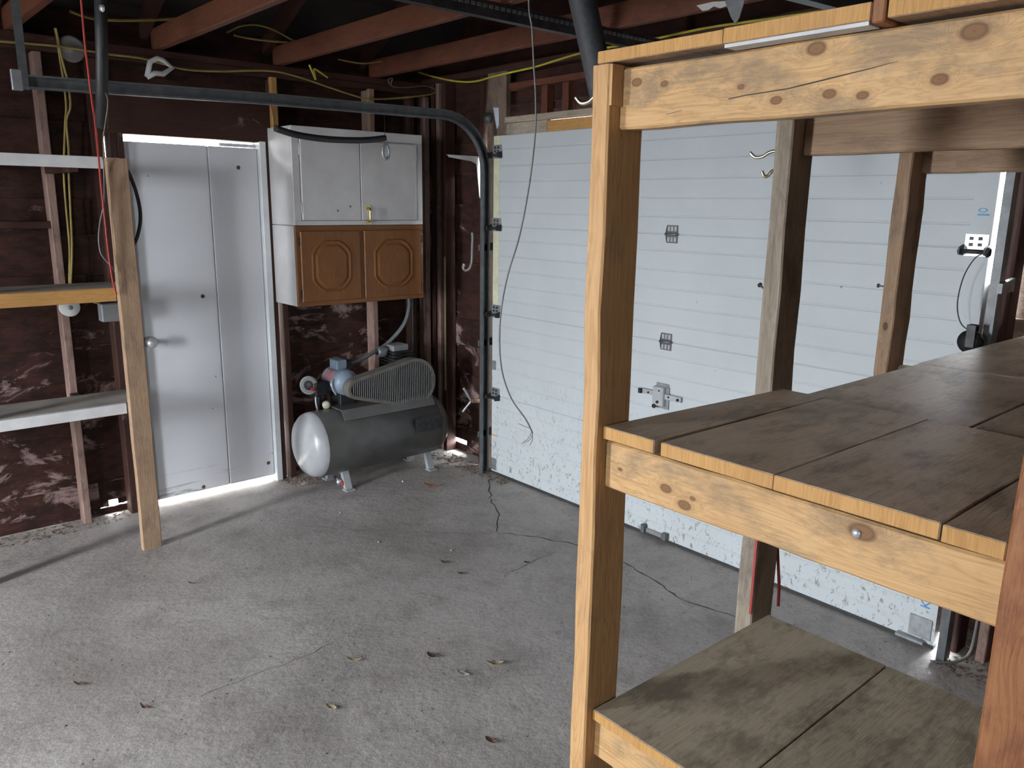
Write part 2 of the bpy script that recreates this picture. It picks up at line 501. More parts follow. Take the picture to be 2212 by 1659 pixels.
# --- left wall (entry door wall), inner stud faces at y = 0
wl = thing('wall_left', (0, 0, 0), 'dark red-brown stud wall with rough board sheathing beside the entry door', 'wall', kind='structure')
DX0, DX1, DZ = 1.158, 1.892, 2.03
rows = 13; rh = .193
for r in range(rows + 1):
    z0, z1 = r * rh, (r + 1) * rh - .006
    odd = r % 2
    def sb(x0, x1, a=z0, b=z1):            # every second board laps behind its neighbours
        e = .012 if odd and b - a > .1 else 0
        board('siding_board', (x0, -.118 if odd else -.103, a - (e if r else 0)), (x1, -.1035 if odd else -.090, b + e), siding(0), wl, .0015, 8)
    if z0 < 2.07:
        sb(-.2, 1.085)
        if r == 0:
            sb(2.165, 4.0); sb(1.965, 2.165, .074, z1); sb(2.02, 2.07, .045, .076); sb(2.12, 2.165, .04, .076); sb(1.965, 2.165, 0, .036)
        else:
            sb(1.965, 4.0)
    else:
        sb(-.2, 4.0)
    sb(4.006, 6.0)
for (x0, mt, zt) in [(-.045, pale_frame, ZJ - .08), (.075, frame_wood, ZJ - .08), (.385, pale_frame, ZJ - .08), (1.025, frame_wood, ZJ - .08),
                     (1.09, frame_wood, 2.10), (1.925, frame_wood, 2.10), (1.99, frame_wood, ZJ - .08), (2.232, pale_frame, ZJ - .08), (2.88, frame_wood, ZJ - .08),
                     (3.49, frame_wood, ZJ - .08), (4.10, frame_wood, ZJ - .08), (4.71, frame_wood, ZJ - .08), (5.32, frame_wood, ZJ - .08)]:
    board('stud', (x0, -.088, .0), (x0 + .038, 0.0, zt), mt(2), wl, .0015, 8)
board('stud', (1.045, -.001, 2.10), (1.083, .035, ZJ - .075), pine_plain(2), wl)          # fresh cleats above the cabinets
board('stud', (.395, -.001, 2.10), (.433, .03, ZJ - .075), tan_wood(2), wl)
board('top_plate', (-.14, -.10, ZJ - .075), (6.0, .003, ZJ - .038), frame_wood(0), wl)
board('top_plate', (-.14, -.10, ZJ - .037), (6.0, .003, ZJ), frame_wood(0), wl)
board('door_header', (1.075, -.095, 2.064), (2.03, .002, 2.27), frame_wood(0), wl)
board('blocking', (2.27, -.08, 1.585), (2.88, -.005, 1.62), frame_wood(0), wl)

# --- front wall (garage door wall)
GY0, GY1, GH = .7346, 3.526, 2.134
wf = thing('wall_front', (0, 3, 0), 'dark board wall framing the white garage door opening', 'wall', kind='structure')
for r in range(22):
    z0, z1 = r * rh, (r + 1) * rh - .006
    odd = r % 2
    ins = max(-.112, (z0 - 2.55) / .45 - .30)
    def fb(y0, y1, mt, a=z0, b=z1):
        e = .012 if odd and b - a > .1 else 0
        board('siding_board', (-.171 if odd else -.156, y0, a - (e if r else 0)), (-.1565 if odd else -.143, y1, b + e), mt(1), wf, .0015, 8)
    if z0 < 2.10:
        if r == 0:
            fb(-.112, .085, siding); fb(.285, .66, siding); fb(.085, .285, siding, .085, z1); fb(.085, .285, siding, 0, .055)
        else:
            fb(-.112, .66, siding)
        fb(3.575, YEND, siding_pale)
    else:
        fb(ins, YEND - ins, siding)
for (y0, mt) in [(.002, frame_wood), (.06, pale_frame), (.125, frame_wood), (.525, frame_wood)]:
    board('stud', (-.14, y0, 0), (-.055, y0 + .038, ZJ), mt(2), wf)
for y0 in (3.66, 3.72, 4.3, 4.9, 5.5, 6.1, 6.7):
    board('stud', (-.14, y0, 0), (-.055, y0 + .038, 2.21), pale_frame(2) if y0 < 4 else frame_wood(2), wf)
board('jamb_board', (-.088, .605, .0), (-.05, .785, 2.515), old_board(2), wf, .002, 8)
board('jamb_board', (-.14, 3.557, .0), (-.05, 3.60, 2.20), frame_wood(2), wf)
board('jamb_stop', (-.07, 3.515, .06), (-.049, 3.559, 1.47), frame_wood(2), wf)
board('header_board', (-.085, .79, 2.09), (-.05, 1.14, 2.205), grey_wood(1), wf)
board('header_board', (-.085, 1.142, 2.09), (-.052, 3.60, 2.20), pine_plain(1), wf)
board('header_cap', (-.14, .79, 2.206), (-.035, 3.9, 2.24), grey_wood(1), wf)
board('ledger', (-.14, .70, 2.40), (-.07, 7.0, 2.437), joist_wood(1), wf)
for y0 in (1.05, 1.22, 1.55, 1.98, 2.4, 2.85, 3.3, 3.75):
    board('stud', (-.14, y0, 2.242), (-.085, y0 + .05, 2.398), joist_wood(2), wf)
board('top_plate', (-.14, -.10, ZJ + .001), (-.05, 6.9, ZJ + .04), frame_wood(1), wf)

# --- back wall with two windows, right wall
wb = thing('wall_back', (XBACK, 3.5, 0), 'dark wall behind the photographer with two window openings', 'wall', kind='structure')
ys = [-.11, WINDOWS[0][0], WINDOWS[0][1], WINDOWS[1][0], WINDOWS[1][1], YEND + .1]
for i in range(5):
    if i % 2 == 0:
        box('wall_panel', XBACK, XBACK + .1, ys[i], ys[i + 1], 0, 2.72, M['wall_plain'], wb)
    else:
        _, _, z0, z1 = WINDOWS[i // 2]
        box('wall_panel', XBACK, XBACK + .1, ys[i], ys[i + 1], 0, z0, M['wall_plain'], wb)
        box('wall_panel', XBACK, XBACK + .1, ys[i], ys[i + 1], z1, 2.72, M['wall_plain'], wb)
MB().prism([(-.15, 2.6), (YEND + .15, 2.6), (3.6, 4.40)], 0, XBACK, XBACK + .1).build('gable_panel', M['wall_plain'], wb)
for k, (y0, y1, z0, z1) in enumerate(WINDOWS):
    wn = thing('window_%d' % (k + 1), (XBACK, (y0 + y1) / 2, z0), ['tall narrow white framed opening in the back wall', 'small high white framed window in the back wall'][k], 'window', kind='structure')
    for (a, b, c, d) in [(y0, y1, z0, z0 + .04), (y0, y1, z1 - .04, z1), (y0, y0 + .04, z0 + .04, z1 - .04), (y1 - .04, y1, z0 + .04, z1 - .04)]:
        box('window_frame', XBACK - .02, XBACK + .05, a, b, c, d, M['white_trim'], wn)
wr = thing('wall_right', (3, YEND, 0), 'dark plain wall on the far side of the garage', 'wall', kind='structure')
sx0, sx1, sz0, sz1 = SIDE_WIN
for (a, b, c, d) in [(-.17, sx0, 0, 2.72), (sx1, XBACK + .1, 0, 2.72), (sx0, sx1, 0, sz0), (sx0, sx1, sz1, 2.72)]:
    box('wall_panel', a, b, YEND, YEND + .1, c, d, M['wall_plain'], wr)
wn = thing('window_3', ((sx0 + sx1) / 2, YEND, sz0), 'small white framed window opening in the far side wall', 'window', kind='structure')
for (a, b, c, d) in [(sx0, sx1, sz0, sz0 + .03), (sx0, sx1, sz1 - .03, sz1), (sx0, sx0 + .03, sz0 + .03, sz1 - .03), (sx1 - .03, sx1, sz0 + .03, sz1 - .03)]:
    box('window_frame', a, b, YEND - .02, YEND + .05, c, d, M['white_trim'], wn)

# --- ceiling: joists, rafters, roof boards
ce = thing('ceiling', (3, 3.6, ZJ), 'open ceiling of red-brown joists and rafters under a dark roof', 'ceiling', kind='structure')
JX = [.337, .978, 1.655, 2.33, 2.98, 3.64, 4.28, 4.92, 5.56]
for x in JX:
    board('joist', (x, -.06, ZJ), (x + .04, YEND + .06, ZJ + .105), joist_wood(1), ce, .002, 12)
    for s in (0, 1):
        y0, y1 = (-.1, 3.6) if s == 0 else (YEND + .1, 3.6)
        xx = x + .045
        MB().prism([(y0, 2.56), (y1, 4.225), (y1, 4.325), (y0, 2.66)], 0, xx, xx + .038).build('rafter', rafter_wood(1), ce)
    if x > .5:
        MB().prism([(1.2, ZJ + .1), (1.29, ZJ + .1), (2.3, 3.70), (2.2, 3.70)], 0, x - .03, x - .001).build('web_brace', rafter_wood(1), ce)
for s in (0, 1):
    for k in range(12):
        a = k / 12; b = (k + 1) / 12 + .004
        e = -.35 if s == 0 else YEND + .35
        y0, y1 = e + (3.6 - e) * a, e + (3.6 - e) * b
        z0, z1 = 2.55 + 1.78 * a, 2.55 + 1.78 * b
        MB().prism([(y0, z0), (y1, z1), (y1, z1 + .03), (y0, z0 + .03)], 0, -.3, XBACK + .3).build('roof_board', M['roof'], ce)

# --- entry door
d1 = thing('door_1', ((DX0 + DX1) / 2, -.03, 0), 'white painted entry door with one vertical groove and daylight under it', 'door', kind='structure')
gx = 1.448
mbd = [(DX0 + .002, gx - .003), (gx + .003, DX1 - .004)]
for (a, b) in mbd:
    MB().box(a, b, -.068, -.03, .034, DZ).build('door_panel', M['door_white'], d1, bevel=.003)
MB().box(DX0 + .004, DX1 - .004, -.064, -.040, .036, DZ - .002).build('door_core', M['door_white'], d1)
MB().box(DX0 - .040, DX0 - .001, -.085, .004, 0, 2.070).build('door_jamb', M['white_trim'], d1, bevel=.003)
MB().box(DX0 - .018, DX0 + .006, -.085, -.070, 0, 2.070).build('door_stop', M['white_trim'], d1, bevel=.002)
MB().box(DX0, 1.375, -.075, -.045, 2.034, 2.052).build('door_stop', M['white_trim'], d1, bevel=.002)
MB().box(DX1 + .002, DX1 + .030, -.088, .0, 0, 2.070).build('door_jamb', frame_wood(2), d1, bevel=.002)
kb = MB().lathe([(0, .030), (.006, .031), (.010, .014), (.035, .013), (.040, .022), (.052, .029), (.066, .027), (.074, .016), (.076, .0)], (1.846, -.03, .962), (0, 1, 0)).build('door_knob', M['steel_light'], d1)
for (px, py) in [(438, 640), (515, 362), (440, 1052), (580, 1000)]:
    p = at(px, py, 1, -.029)
    MB().lathe([(0, .012), (.0015, .010), (.002, 0)], (p.x, -.0298, p.z), (0, 1, 0), 10).build('paint_chip', M['leaf'], d1)

# --- garage door: four pressed sections
d2 = thing('door_2', (0, (GY0 + GY1) / 2, 0), 'white ribbed sectional garage door, closed, dirty along the bottom', 'door', kind='structure')
SH = GH / 4
for k in range(4):
    z0 = k * SH + (.018 if k == 0 else .0015); z1 = (k + 1) * SH - .0015
    prof = [(-.045, z0), (-.003, z0), (0, z0 + .003)]
    for fr in (.16, .33, .50, .67, .85):
        zz = k * SH + SH * fr
        prof += [(0, zz - .006), (-.0035, zz - .0015), (-.0035, zz + .0015), (0, zz + .006)]
    prof += [(0, z1 - .003), (-.003, z1), (-.045, z1)]
    mbp = MB(); n = len(prof)
    ya, yb = GY0 + .001, GY1 - .001
    vs = [(x, ya, z) for (x, z) in prof] + [(x, yb, z) for (x, z) in prof]
    fs = [tuple(range(n)), tuple(range(2 * n - 1, n - 1, -1))] + [(i, i + n, (i + 1) % n + n, (i + 1) % n) for i in range(n)]
    pn = mbp.add(vs, fs).build('door_section', M['garage_white'], d2)
    # end stiles
    zt0, zt1 = k * SH + .02, (k + 1) * SH - .004
    box('end_stile', -.002, .0015, GY0, GY0 + .055, zt0, zt1, M['cream'] if k >= 2 else M['garage_white'], d2, 0)
    box('end_stile', -.002, .0015, GY1 - .075, GY1, zt0, zt1, M['garage_white'], d2, 0)
for k in (1, 2, 3):
    box('joint_tongue', -.042, -.006, GY0 + .002, GY1 - .002, k * SH - .008, k * SH + .008, M['garage_white'], d2, 0)
box('bottom_seal', -.04, -.004, GY0, GY1, 0.0, .018, M['rubber'], d2)
def hinge(y, z, r=0):
    h = box('hinge', .001, .0045, y - .033, y + .033, z - .043, z + .043, M['zinc_dark'], d2, .001)
    MB().tube([(.010, y - .036, z), (.010, y + .036, z)], .0075, 10).build('hinge_pin', M['zinc_dark'], h)
    for dy in (-.02, .0, .02):
        for dz in (-.026, .026):
            box('slot', .0045, .0058, y + dy - .006, y + dy + .006, z + dz - .011, z + dz + .011, M['steel_light'], h, 0)
    MB().prism([(.0046, z - .04), (.011, z - .012), (.011, z + .012), (.0046, z + .04)], 1, y - .034, y - .0315).build('side_flange', M['zinc_dark'], h)
hinge(2.108, 3 * SH); hinge(2.108, 2 * SH); hinge(2.108, SH)
def roller_bracket(y, z, side, bright=False):
    s = side
    mt = M['zinc'] if not bright else M['steel_light']
    h = box('roller_bracket', .002, .0055, y - .04, y + .04, z - .03, z + .05, mt, d2, .001)
    for dy in (-.018, .012):
        for dz in (.012, .034):
            box('slot', .0056, .007, y + dy - .007, y + dy + .007, z + dz - .006, z + dz + .006, M['dark_iron'], h, 0)
    MB().tube([(.03, y - .05, z - .012), (.03, y + .05, z - .012)], .008, 10).build('roller_stem', M['dark_iron'], h)
    MB().prism([(.0056, z - .028), (.045, z - .024), (.045, z + .002), (.0056, z + .012)], 1, y - .045, y - .04).build('bracket_ear', M['dark_iron'], h)
    MB().prism([(.0056, z - .028), (.045, z - .024), (.045, z + .002), (.0056, z + .012)], 1, y + .04, y + .045).build('bracket_ear', M['dark_iron'], h)
    MB().lathe([(-.006, .014), (-.004, .02), (.004, .02), (.006, .014)], (.03, y + s * .052, z - .012), (0, 1, 0), 14).build('roller', M['black'], h)
for z in (2.03, 3 * SH, 2 * SH, SH):
    roller_bracket(GY0 + .035, z, -1)
roller_bracket(GY1 - .045, 3 * SH, 1, True); roller_bracket(GY1 - .045, 2 * SH, 1); roller_bracket(GY1 - .045, SH, 1); roller_bracket(GY1 - .045, 2.03, 1)
box('corner_plate', .002, .005, GY0 + .003, GY0 + .05, .03, .11, M['zinc'], d2, .001)
box('corner_plate', .002, .005, GY0 + .005, GY0 + .04, .70, .76, M['zinc'], d2, .001)
box('corner_plate', .002, .006, GY1 - .10, GY1 - .012, .035, .125, M['zinc'], d2, .001)
box('corner_foot', .002, .03, GY1 - .14, GY1 - .03, .018, .030, M['zinc'], d2, .001)
# slide latch
ly, lz = 2.093, .785
lb = box('latch', .002, .028, ly - .035, ly + .035, lz - .05, lz + .05, M['steel_light'], d2, .003)
box('latch_flange', .002, .006, ly - .03, ly + .05, lz + .045, lz + .066, M['zinc'], lb, .001)
box('latch_flange', .002, .006, ly - .03, ly + .055, lz - .066, lz + .05, M['zinc'], lb, .001)
box('latch_bar', .010, .016, ly - .125, ly - .03, lz - .006, lz + .020, M['steel_light'], lb, .001)
box('latch_bar', .010, .016, ly + .03, ly + .135, lz - .012, lz + .016, M['steel_light'], lb, .001)
box('bar_tip', .016, .03, ly - .13, ly - .112, lz - .006, lz + .020, M['dark_iron'], lb, .001)
for (dy, dz, rr) in [(.0, -.03, .008), (-.02, -.055, .012), (.118, .0, .008), (.06, .004, .005), (-.07, .006, .005), (.008, .03, .004)]:
    MB().lathe([(0, rr), (.006, rr * .9), (.0065, 0)], (.028 if abs(dy) < .04 else .016, ly + dy, lz + dz), (1, 0, 0), 10).build('latch_bolt', M['dark_iron'], lb)
# lift handle at the foot of the door
hb = box('lift_handle', .002, .012, 2.03, 2.19, .022, .046, M['zinc'], d2, .002)
box('handle_lug', .002, .03, 2.025, 2.05, .022, .065, M['zinc_dark'], hb, .002)
box('handle_lug', .002, .03, 2.165, 2.195, .022, .06, M['zinc_dark'], hb, .002)
# printed marks
def ring_mark(y, z, ry, rz):
    vs = []; fs = []; n = 16
    for k in range(n):
        q = 2 * math.pi * k / n
        for f in (1, .68): vs.append((.0022, y + ry * f * math.cos(q), z + rz * f * math.sin(q)))
    fs = [(2 * k, 2 * k + 1, (2 * k + 3) % (2 * n), (2 * k + 2) % (2 * n)) for k in range(n)]
    return vs, fs
vs, fs = ring_mark(3.487, 1.735, .016, .008)
pm = MB().add(vs, fs)
pm.box(.0016, .0022, 3.470, 3.510, 1.716, 1.722)
pm.build('printed_mark', M['blue_ink'], d2)
fc = bpy.data.curves.new('printed_letters', 'FONT'); fc.body = 'KI'; fc.size = .055; fc.extrude = .0003
fo = bpy.data.objects.new('tmp', fc); COL.objects.link(fo)
bpy.context.view_layer.update()
me = bpy.data.meshes.new_from_object(fo.evaluated_get(bpy.context.evaluated_depsgraph_get()))
bpy.data.objects.remove(fo)
me.materials.clear(); me.materials.append(M['blue_ink'])
pl = bpy.data.objects.new('printed_letters', me)
place(pl, (.0022, 3.497, .165), d2)
pl.rotation_euler = Matrix(((0, 0, 1), (0, -1, 0), (1, 0, 0))).to_euler()
MB().box(.0016, .0021, GY0 + .005, GY0 + .05, .262, .270).build('rust_streak', M['orange_ink'], d2)

# ------------------------------------------------------------------ tracks and opener rail
def track_profile(op):
    # channel open towards op (+1: +y), u along y, v in the plane
    t = .0025; h = .027; d = .030
    P = [(-d / 2, -h), (d / 2, -h), (d / 2, -h + .008), (d / 2 - t, -h + .008), (d / 2 - t, -h + t), (-d / 2 + t, -h + t), (-d / 2 + t, h - t),
         (d / 2 - t, h - t), (d / 2 - t, h - .008), (d / 2, h - .008), (d / 2, h), (-d / 2, h)]
    return [(u * op, v) for (u, v) in P]
def make_track(name, y, op, xend, label, group):
    t = thing(name, (.06, y, 0), label, 'track', group)
    R = .31
    path = [(.043, y, .005), (.043, y, .5), (.043, y, 1.0), (.043, y, 1.5), (.043, y, 1.92)]
    for k in range(1, 11):
        q = math.pi / 2 * k / 10
        path.append((.043 + R * (1 - math.cos(q)), y, 1.92 + R * math.sin(q)))
    path += [(xend * .6, y, 2.218), (xend, y, 2.192)]
    MB().sweep(path, track_profile(op), (0, 1, 0)).build('track_rail', M['track'], t)
    yy0, yy1 = (y - .028, y - .0125) if op > 0 else (y + .0125, y + .028)
    for z in (.25, .85, 1.45):
        MB().prism([(-.049, z), (.075, z), (.075, z + .035), (-.049, z + .05)], 1, min(yy0, yy1) , max(yy0, yy1)).build('track_bracket', M['zinc_dark'], t)
    # hanger
    hx = xend - .01; hy = y + op * .014
    h = MB()
    h.box(hx, hx + .032, hy, hy + .003, 2.16, ZJ + .09); h.box(hx, hx + .003, hy - .032 * op, hy, 2.16, ZJ + .09)
    h.build('hanger_angle', M['track'], t)
    box('end_plate', hx + .022, hx + .06, hy - .02, hy + .004, 2.155, 2.235, M['zinc'], t)
    box('hanger_cleat', 2.37 if abs(xend - 2.45) < .2 else xend - .1, hx + .03, hy - .015, hy + .003, ZJ + .02, ZJ + .06, M['track'], t, 0)
    return t
make_track('door_track', .708, 1, 2.45, 'grey steel door track curving above the white wall cabinet', 'garage door tracks')
make_track('door_track', 3.580, -1, 1.72, 'dark steel door track at the garage door edge behind the timber rack', 'garage door tracks')

rail = thing('opener_rail', (2.2, 2.0, 2.46), 'long black garage door opener rail with chain under the joists', 'rail')
rr = MB().sweep([(-.06, 2.0, 2.468), (4.6, 2.0, 2.468)], [(-.018, -.03), (.018, -.03), (.018, .03), (.012, .03), (.012, -.024), (-.012, -.024), (-.012, .03), (-.018, .03)], (0, 1, 0)).build('rail_beam', M['dark_iron'], rail)
chn = MB()
for k in range(150):
    x = .02 + k * .0295
    chn.box(x, x + .018, 2.019, 2.027, 2.470, 2.482)
tag(chn.build('chain', M['zinc_dark'], rail), 'drive chain', kind='stuff')
box('opener_motor', 4.6, 4.95, 1.86, 2.14, 2.36, 2.499, M['grey_box'], rail, .02)

# ------------------------------------------------------------------ wall cabinets
CX0, CX1, CY = .225, 1.103, .30
def cabinet(name, z0, z1, label):
    return thing(name, ((CX0 + CX1) / 2, .15, z0), label, 'cabinet')
c1 = cabinet('wall_cabinet', 1.598, 2.145, 'white painted wall cabinet with two plain doors, above the oak one')
fr = .030
MB().box(CX0, CX1, .001, CY - .020, 1.600, 2.145).build('carcass', M['cab_white'], c1, bevel=.002)
for (a, b, c, d) in [(CX0, CX1, 2.090, 2.145), (CX0, CX1, 1.600, 1.625), (CX0, CX0 + fr + .015, 1.625, 2.090), (CX1 - fr - .012, CX1, 1.625, 2.090)]:
    box('face_frame', a, b, CY - .0199, CY, c, d, M['cab_white'], c1, .0015)
dm = .676
dr = [(CX0 + .05, dm - .002), (dm + .002, CX1 - .046)]
doors = []
for (a, b) in dr:
    doors.append(box('cabinet_door', a, b, CY - .0198, CY + .012, 1.628, 2.084, M['cab_white'], c1, .003))
hd = MB()
hd.tube(smooth_path([(dm - .045, CY + .014, 1.700), (dm - .045, CY + .035, 1.692), (dm - .045, CY + .037, 1.66), (dm - .045, CY + .035, 1.628), (dm - .045, CY + .014, 1.620)], 4), .007, 10)
hd.box(dm - .06, dm - .03, CY + .012, CY + .016, 1.605, 1.630); hd.box(dm - .06, dm - .03, CY + .012, CY + .016, 1.69, 1.715)
hd.build('handle', M['brass'], doors[0])
for (xx, dd) in ((CX1 - .043, doors[1]), (CX0 + .047, doors[0])):
    for z in (1.70, 2.02):
        MB().tube([(xx, CY + .006, z - .03), (xx, CY + .006, z + .03)], .005, 8).build('hinge', M['cab_white'], dd)
for (px, py) in [(757, 446), (730, 455)]:
    p = at(px, py, 1, CY + .0125)
    MB().lathe([(0, .006), (.001, 0)], (p.x, CY + .0122, p.z), (0, 1, 0), 8).build('paint_chip', M['leaf'], doors[1])

c2 = cabinet('wall_cabinet', 1.133, 1.597, 'oak-fronted wall cabinet with raised arched panels and white side')
MB().box(CX0, CX1, .001, CY - .020, 1.135, 1.597).build('carcass', M['cab_white'], c2, bevel=.002)
for (a, b, c, d, mt) in [(CX0, CX1, 1.553, 1.597, 'oak_h'), (CX0, CX1, 1.133, 1.172, 'oak_h'), (CX0, CX0 + .04, 1.172, 1.553, 'oak'), (CX1 - .042, CX1, 1.172, 1.553, 'oak'), (.650, .700, 1.172, 1.553, 'oak')]:
    box('face_frame', a, b, CY - .0199, CY, c, d, M[mt], c2, .0015)
def octo(cx, cz, hx, hz, k):
    # eight-sided outline with faintly bowed corners; k keeps the point count
    pts = []
    for (sx, sz, order) in [(1, 1, 0), (-1, 1, 1), (-1, -1, 0), (1, -1, 1)]:
        A, B = Vector((1.0, .50)), Vector((.40, 1.0)); C = Vector((.80, .86))
        arc = []
        for i in range(7):
            t = i / 6
            q = A * (1 - t) ** 2 + C * (2 * t * (1 - t)) + B * t * t
            arc.append((cx + sx * hx * q.x, cz + sz * hz * q.y))
        pts += arc if order == 0 else arc[::-1]
    return pts
for (a, b) in [(CX0 + .022, .662), (.690, CX1 - .024)]:
    z0, z1 = 1.158, 1.568
    cx, cz, hx, hz = (a + b) / 2, (z0 + z1) / 2, (b - a) / 2, (z1 - z0) / 2
    dd = MB().box(a, b, CY - .0198, CY + .012, z0, z1).build('cabinet_door', M['oak'], c2, bevel=.004)
    y0 = CY + .0122
    # raised moulding ring round the panel, then the raised field
    o1, o2, o3 = octo(cx, cz, hx - .062, hz - .052, .085), octo(cx, cz, hx - .072, hz - .062, .078), octo(cx, cz, hx - .084, hz - .074, .07)
    n = len(o1)
    vs = [(x, y0 - .001, z) for (x, z) in o1] + [(x, y0 + .005, z) for (x, z) in o2] + [(x, y0 - .0005, z) for (x, z) in o3]
    fs = [(r * n + i, r * n + (i + 1) % n, (r + 1) * n + (i + 1) % n, (r + 1) * n + i) for r in (0, 1) for i in range(n)]
    MB().add(vs, fs).build('moulding', M['oak'], dd)
    o4, o5 = octo(cx, cz, hx - .086, hz - .076, .066), octo(cx, cz, hx - .102, hz - .092, .06)
    vs = [(x, y0 - .001, z) for (x, z) in o4] + [(x, y0 + .006, z) for (x, z) in o5]
    fs = [(i, (i + 1) % n, n + (i + 1) % n, n + i) for i in range(n)] + [tuple(range(n, 2 * n))]
    MB().add(vs, fs).build('raised_panel', M['oak'], dd)
    hxx = a - .004 if a < .5 else b + .004
    for z in (1.21, 1.51):
        MB().tube([(hxx, CY + .004, z - .022), (hxx, CY + .004, z + .022)], .005, 8).build('hinge', M['dark_iron'], dd)

# ------------------------------------------------------------------ air compressor
ac = thing('air_compressor', (.63, .30, 0), 'grey air compressor with long tank and slatted belt guard in the corner', 'compressor')
ty, tz, tr = .30, .292, .20
X0, X1 = .22, 1.045
prof = [(0, tr), (.002, tr + .002), (X1 - X0 - .012, tr + .002), (X1 - X0, tr)]
MB().lathe(prof, (X0, ty, tz), (1, 0, 0), 40).build('tank', M['tank'], ac)
dome = [(0, tr + .001), (.012, tr), (.04, tr * .955), (.065, tr * .84), (.083, tr * .66), (.095, tr * .42), (.101, tr * .2), (.103, 0)]
hdome = MB().lathe(dome, (X1, ty, tz), (1, 0, 0), 40).build('tank_end', M['tank_head'], ac)
MB().lathe(dome, (X0, ty, tz), (-1, 0, 0), 40).build('tank_end', M['tank'], ac)
for (dy, dz, rr) in [(.085, -.03, .013), (-.11, -.06, .011), (.03, .02, .004)]:
    rad = math.hypot(dy, dz) / tr
    xx = X1 + .1 * (1 - rad ** 2.4)
    MB().lathe([(-.004, rr), (.003, rr * .95), (.0035, 0)], (xx, ty + dy, tz + dz), (1, 0, 0), 12).build('plug', M['leaf'], hdome)
for x in (.27, .89):
    ft = MB()
    for sy in (1, -1):
        ft.prism([(ty + sy * .06, .13), (ty + sy * .085, .135), (ty + sy * .135, .006), (ty + sy * .105, .006)], 0, x - .022, x + .022)
        ft.prism([(ty + sy * .105, 0), (ty + sy * .16, 0), (ty + sy * .16, .008), (ty + sy * .105, .008)], 0, x - .03, x + .03)
    ft.box(x - .022, x + .022, ty - .08, ty + .08, .095, .11)
    ft.build('foot', M['tank_head'], ac)
# deck on the tank
MB().prism([(ty - .16, .505), (ty + .105, .505), (ty + .14, .445), (ty + .134, .443), (ty + .10, .497), (ty - .16, .497)], 0, .24, .905).build('deck', M['tank'], ac)
MB().box(.30, .86, ty - .12, ty + .08, .45, .498).build('deck_support', M['tank'], ac)
# belt guard (teardrop) in the xz plane
ga = (.378, .604, .160); gb = (.800, .622, .064)
def teardrop(k, n=16):
    ax, az, ar = ga; bx, bz, br = gb
    ar -= k; br -= k
    dx, dz = bx - ax, bz - az; L = math.hypot(dx, dz); th = math.atan2(dz, dx); ph = math.acos((ar - br) / L)
    pts = []
    for i in range(n + 1):
        q = th + ph + (2 * math.pi - 2 * ph) * i / n; pts.append((ax + ar * math.cos(q), az + ar * math.sin(q)))
    for i in range(n // 2 + 1):
        q = th - ph + 2 * ph * i / (n // 2); pts.append((bx + br * math.cos(q), bz + br * math.sin(q)))
    return pts
gy0, gy1 = .345, .415
po, pi2 = teardrop(0), teardrop(.004)
pr = teardrop(.020)
n = len(po)
vs = [(x, gy0, z) for (x, z) in po] + [(x, gy1, z) for (x, z) in po] + [(x, gy1, z) for (x, z) in pr] + [(x, gy1 - .006, z) for (x, z) in pr]
fs = [(r * n + i, r * n + (i + 1) % n, (r + 1) * n + (i + 1) % n, (r + 1) * n + i) for r in (0, 1, 2) for i in range(n)]
fs.append(tuple(range(n)))
gd = MB().add(vs, fs).build('belt_guard', M['guard'], ac)
MB().prism(teardrop(.022), 1, gy0 + .012, gy0 + .014).build('guard_back', M['black'], gd)
def span(pts, x):
    zs = []
    for i in range(len(pts)):
        (a, b), (c, d) = pts[i], pts[(i + 1) % len(pts)]
        if (a - x) * (c - x) < 0: zs.append(b + (d - b) * (x - a) / (c - a))
    return (min(zs), max(zs)) if len(zs) >= 2 else None
x = ga[0] - ga[2] + .028
while x < gb[0] + gb[2] - .026:
    sp = span(teardrop(.019), x)
    if sp: box('slat', x - .0019, x + .0019, gy1 - .006, gy1 - .001, sp[0], sp[1], M['slat'], gd, 0)
    x += .0138
MB().lathe([(0, .105), (.01, .11), (.012, .095), (.012, .03), (.03, .028), (.03, 0)], (ga[0], gy0 + .018, ga[1]), (0, 1, 0), 28).build('flywheel', M['dark_iron'], gd)
# motor behind the small end of the guard
mo = MB().lathe([(0, .0), (.0, .06), (.02, .078), (.03, .082), (.20, .082), (.215, .076), (.235, .05), (.25, .02)], (.80, .085, .640), (0, 1, 0), 28).build('motor', M['motor_blue'], ac)
MB().box(.745, .85, .12, .29, .498, .575).build('motor_base', M['dark_iron'], mo, bevel=.004)
MB().box(.765, .835, .14, .235, .715, .775).build('terminal_box', M['motor_blue'], mo, bevel=.005)
MB().box(.72, .765, .15, .225, .715, .762).build('switch_box', M['dark_iron'], mo, bevel=.004)
lab = MB()
vs = []; 
for k in range(7):
    q = math.radians(8 + 8 * k)
    for yy in (.13, .245): vs.append((.80 + .0835 * math.cos(q), yy, .640 + .0835 * math.sin(q)))
lab.add(vs, [(2 * i, 2 * i + 1, 2 * i + 3, 2 * i + 2) for i in range(6)], True)
lab.build('motor_label', M['motor_label'], mo)
MB().tube(smooth_path([(.885, .27, .67), (.90, .275, .645), (.893, .28, .61), (.875, .285, .575)], 5), .006, 8).build('motor_strap', M['steel_light'], mo)
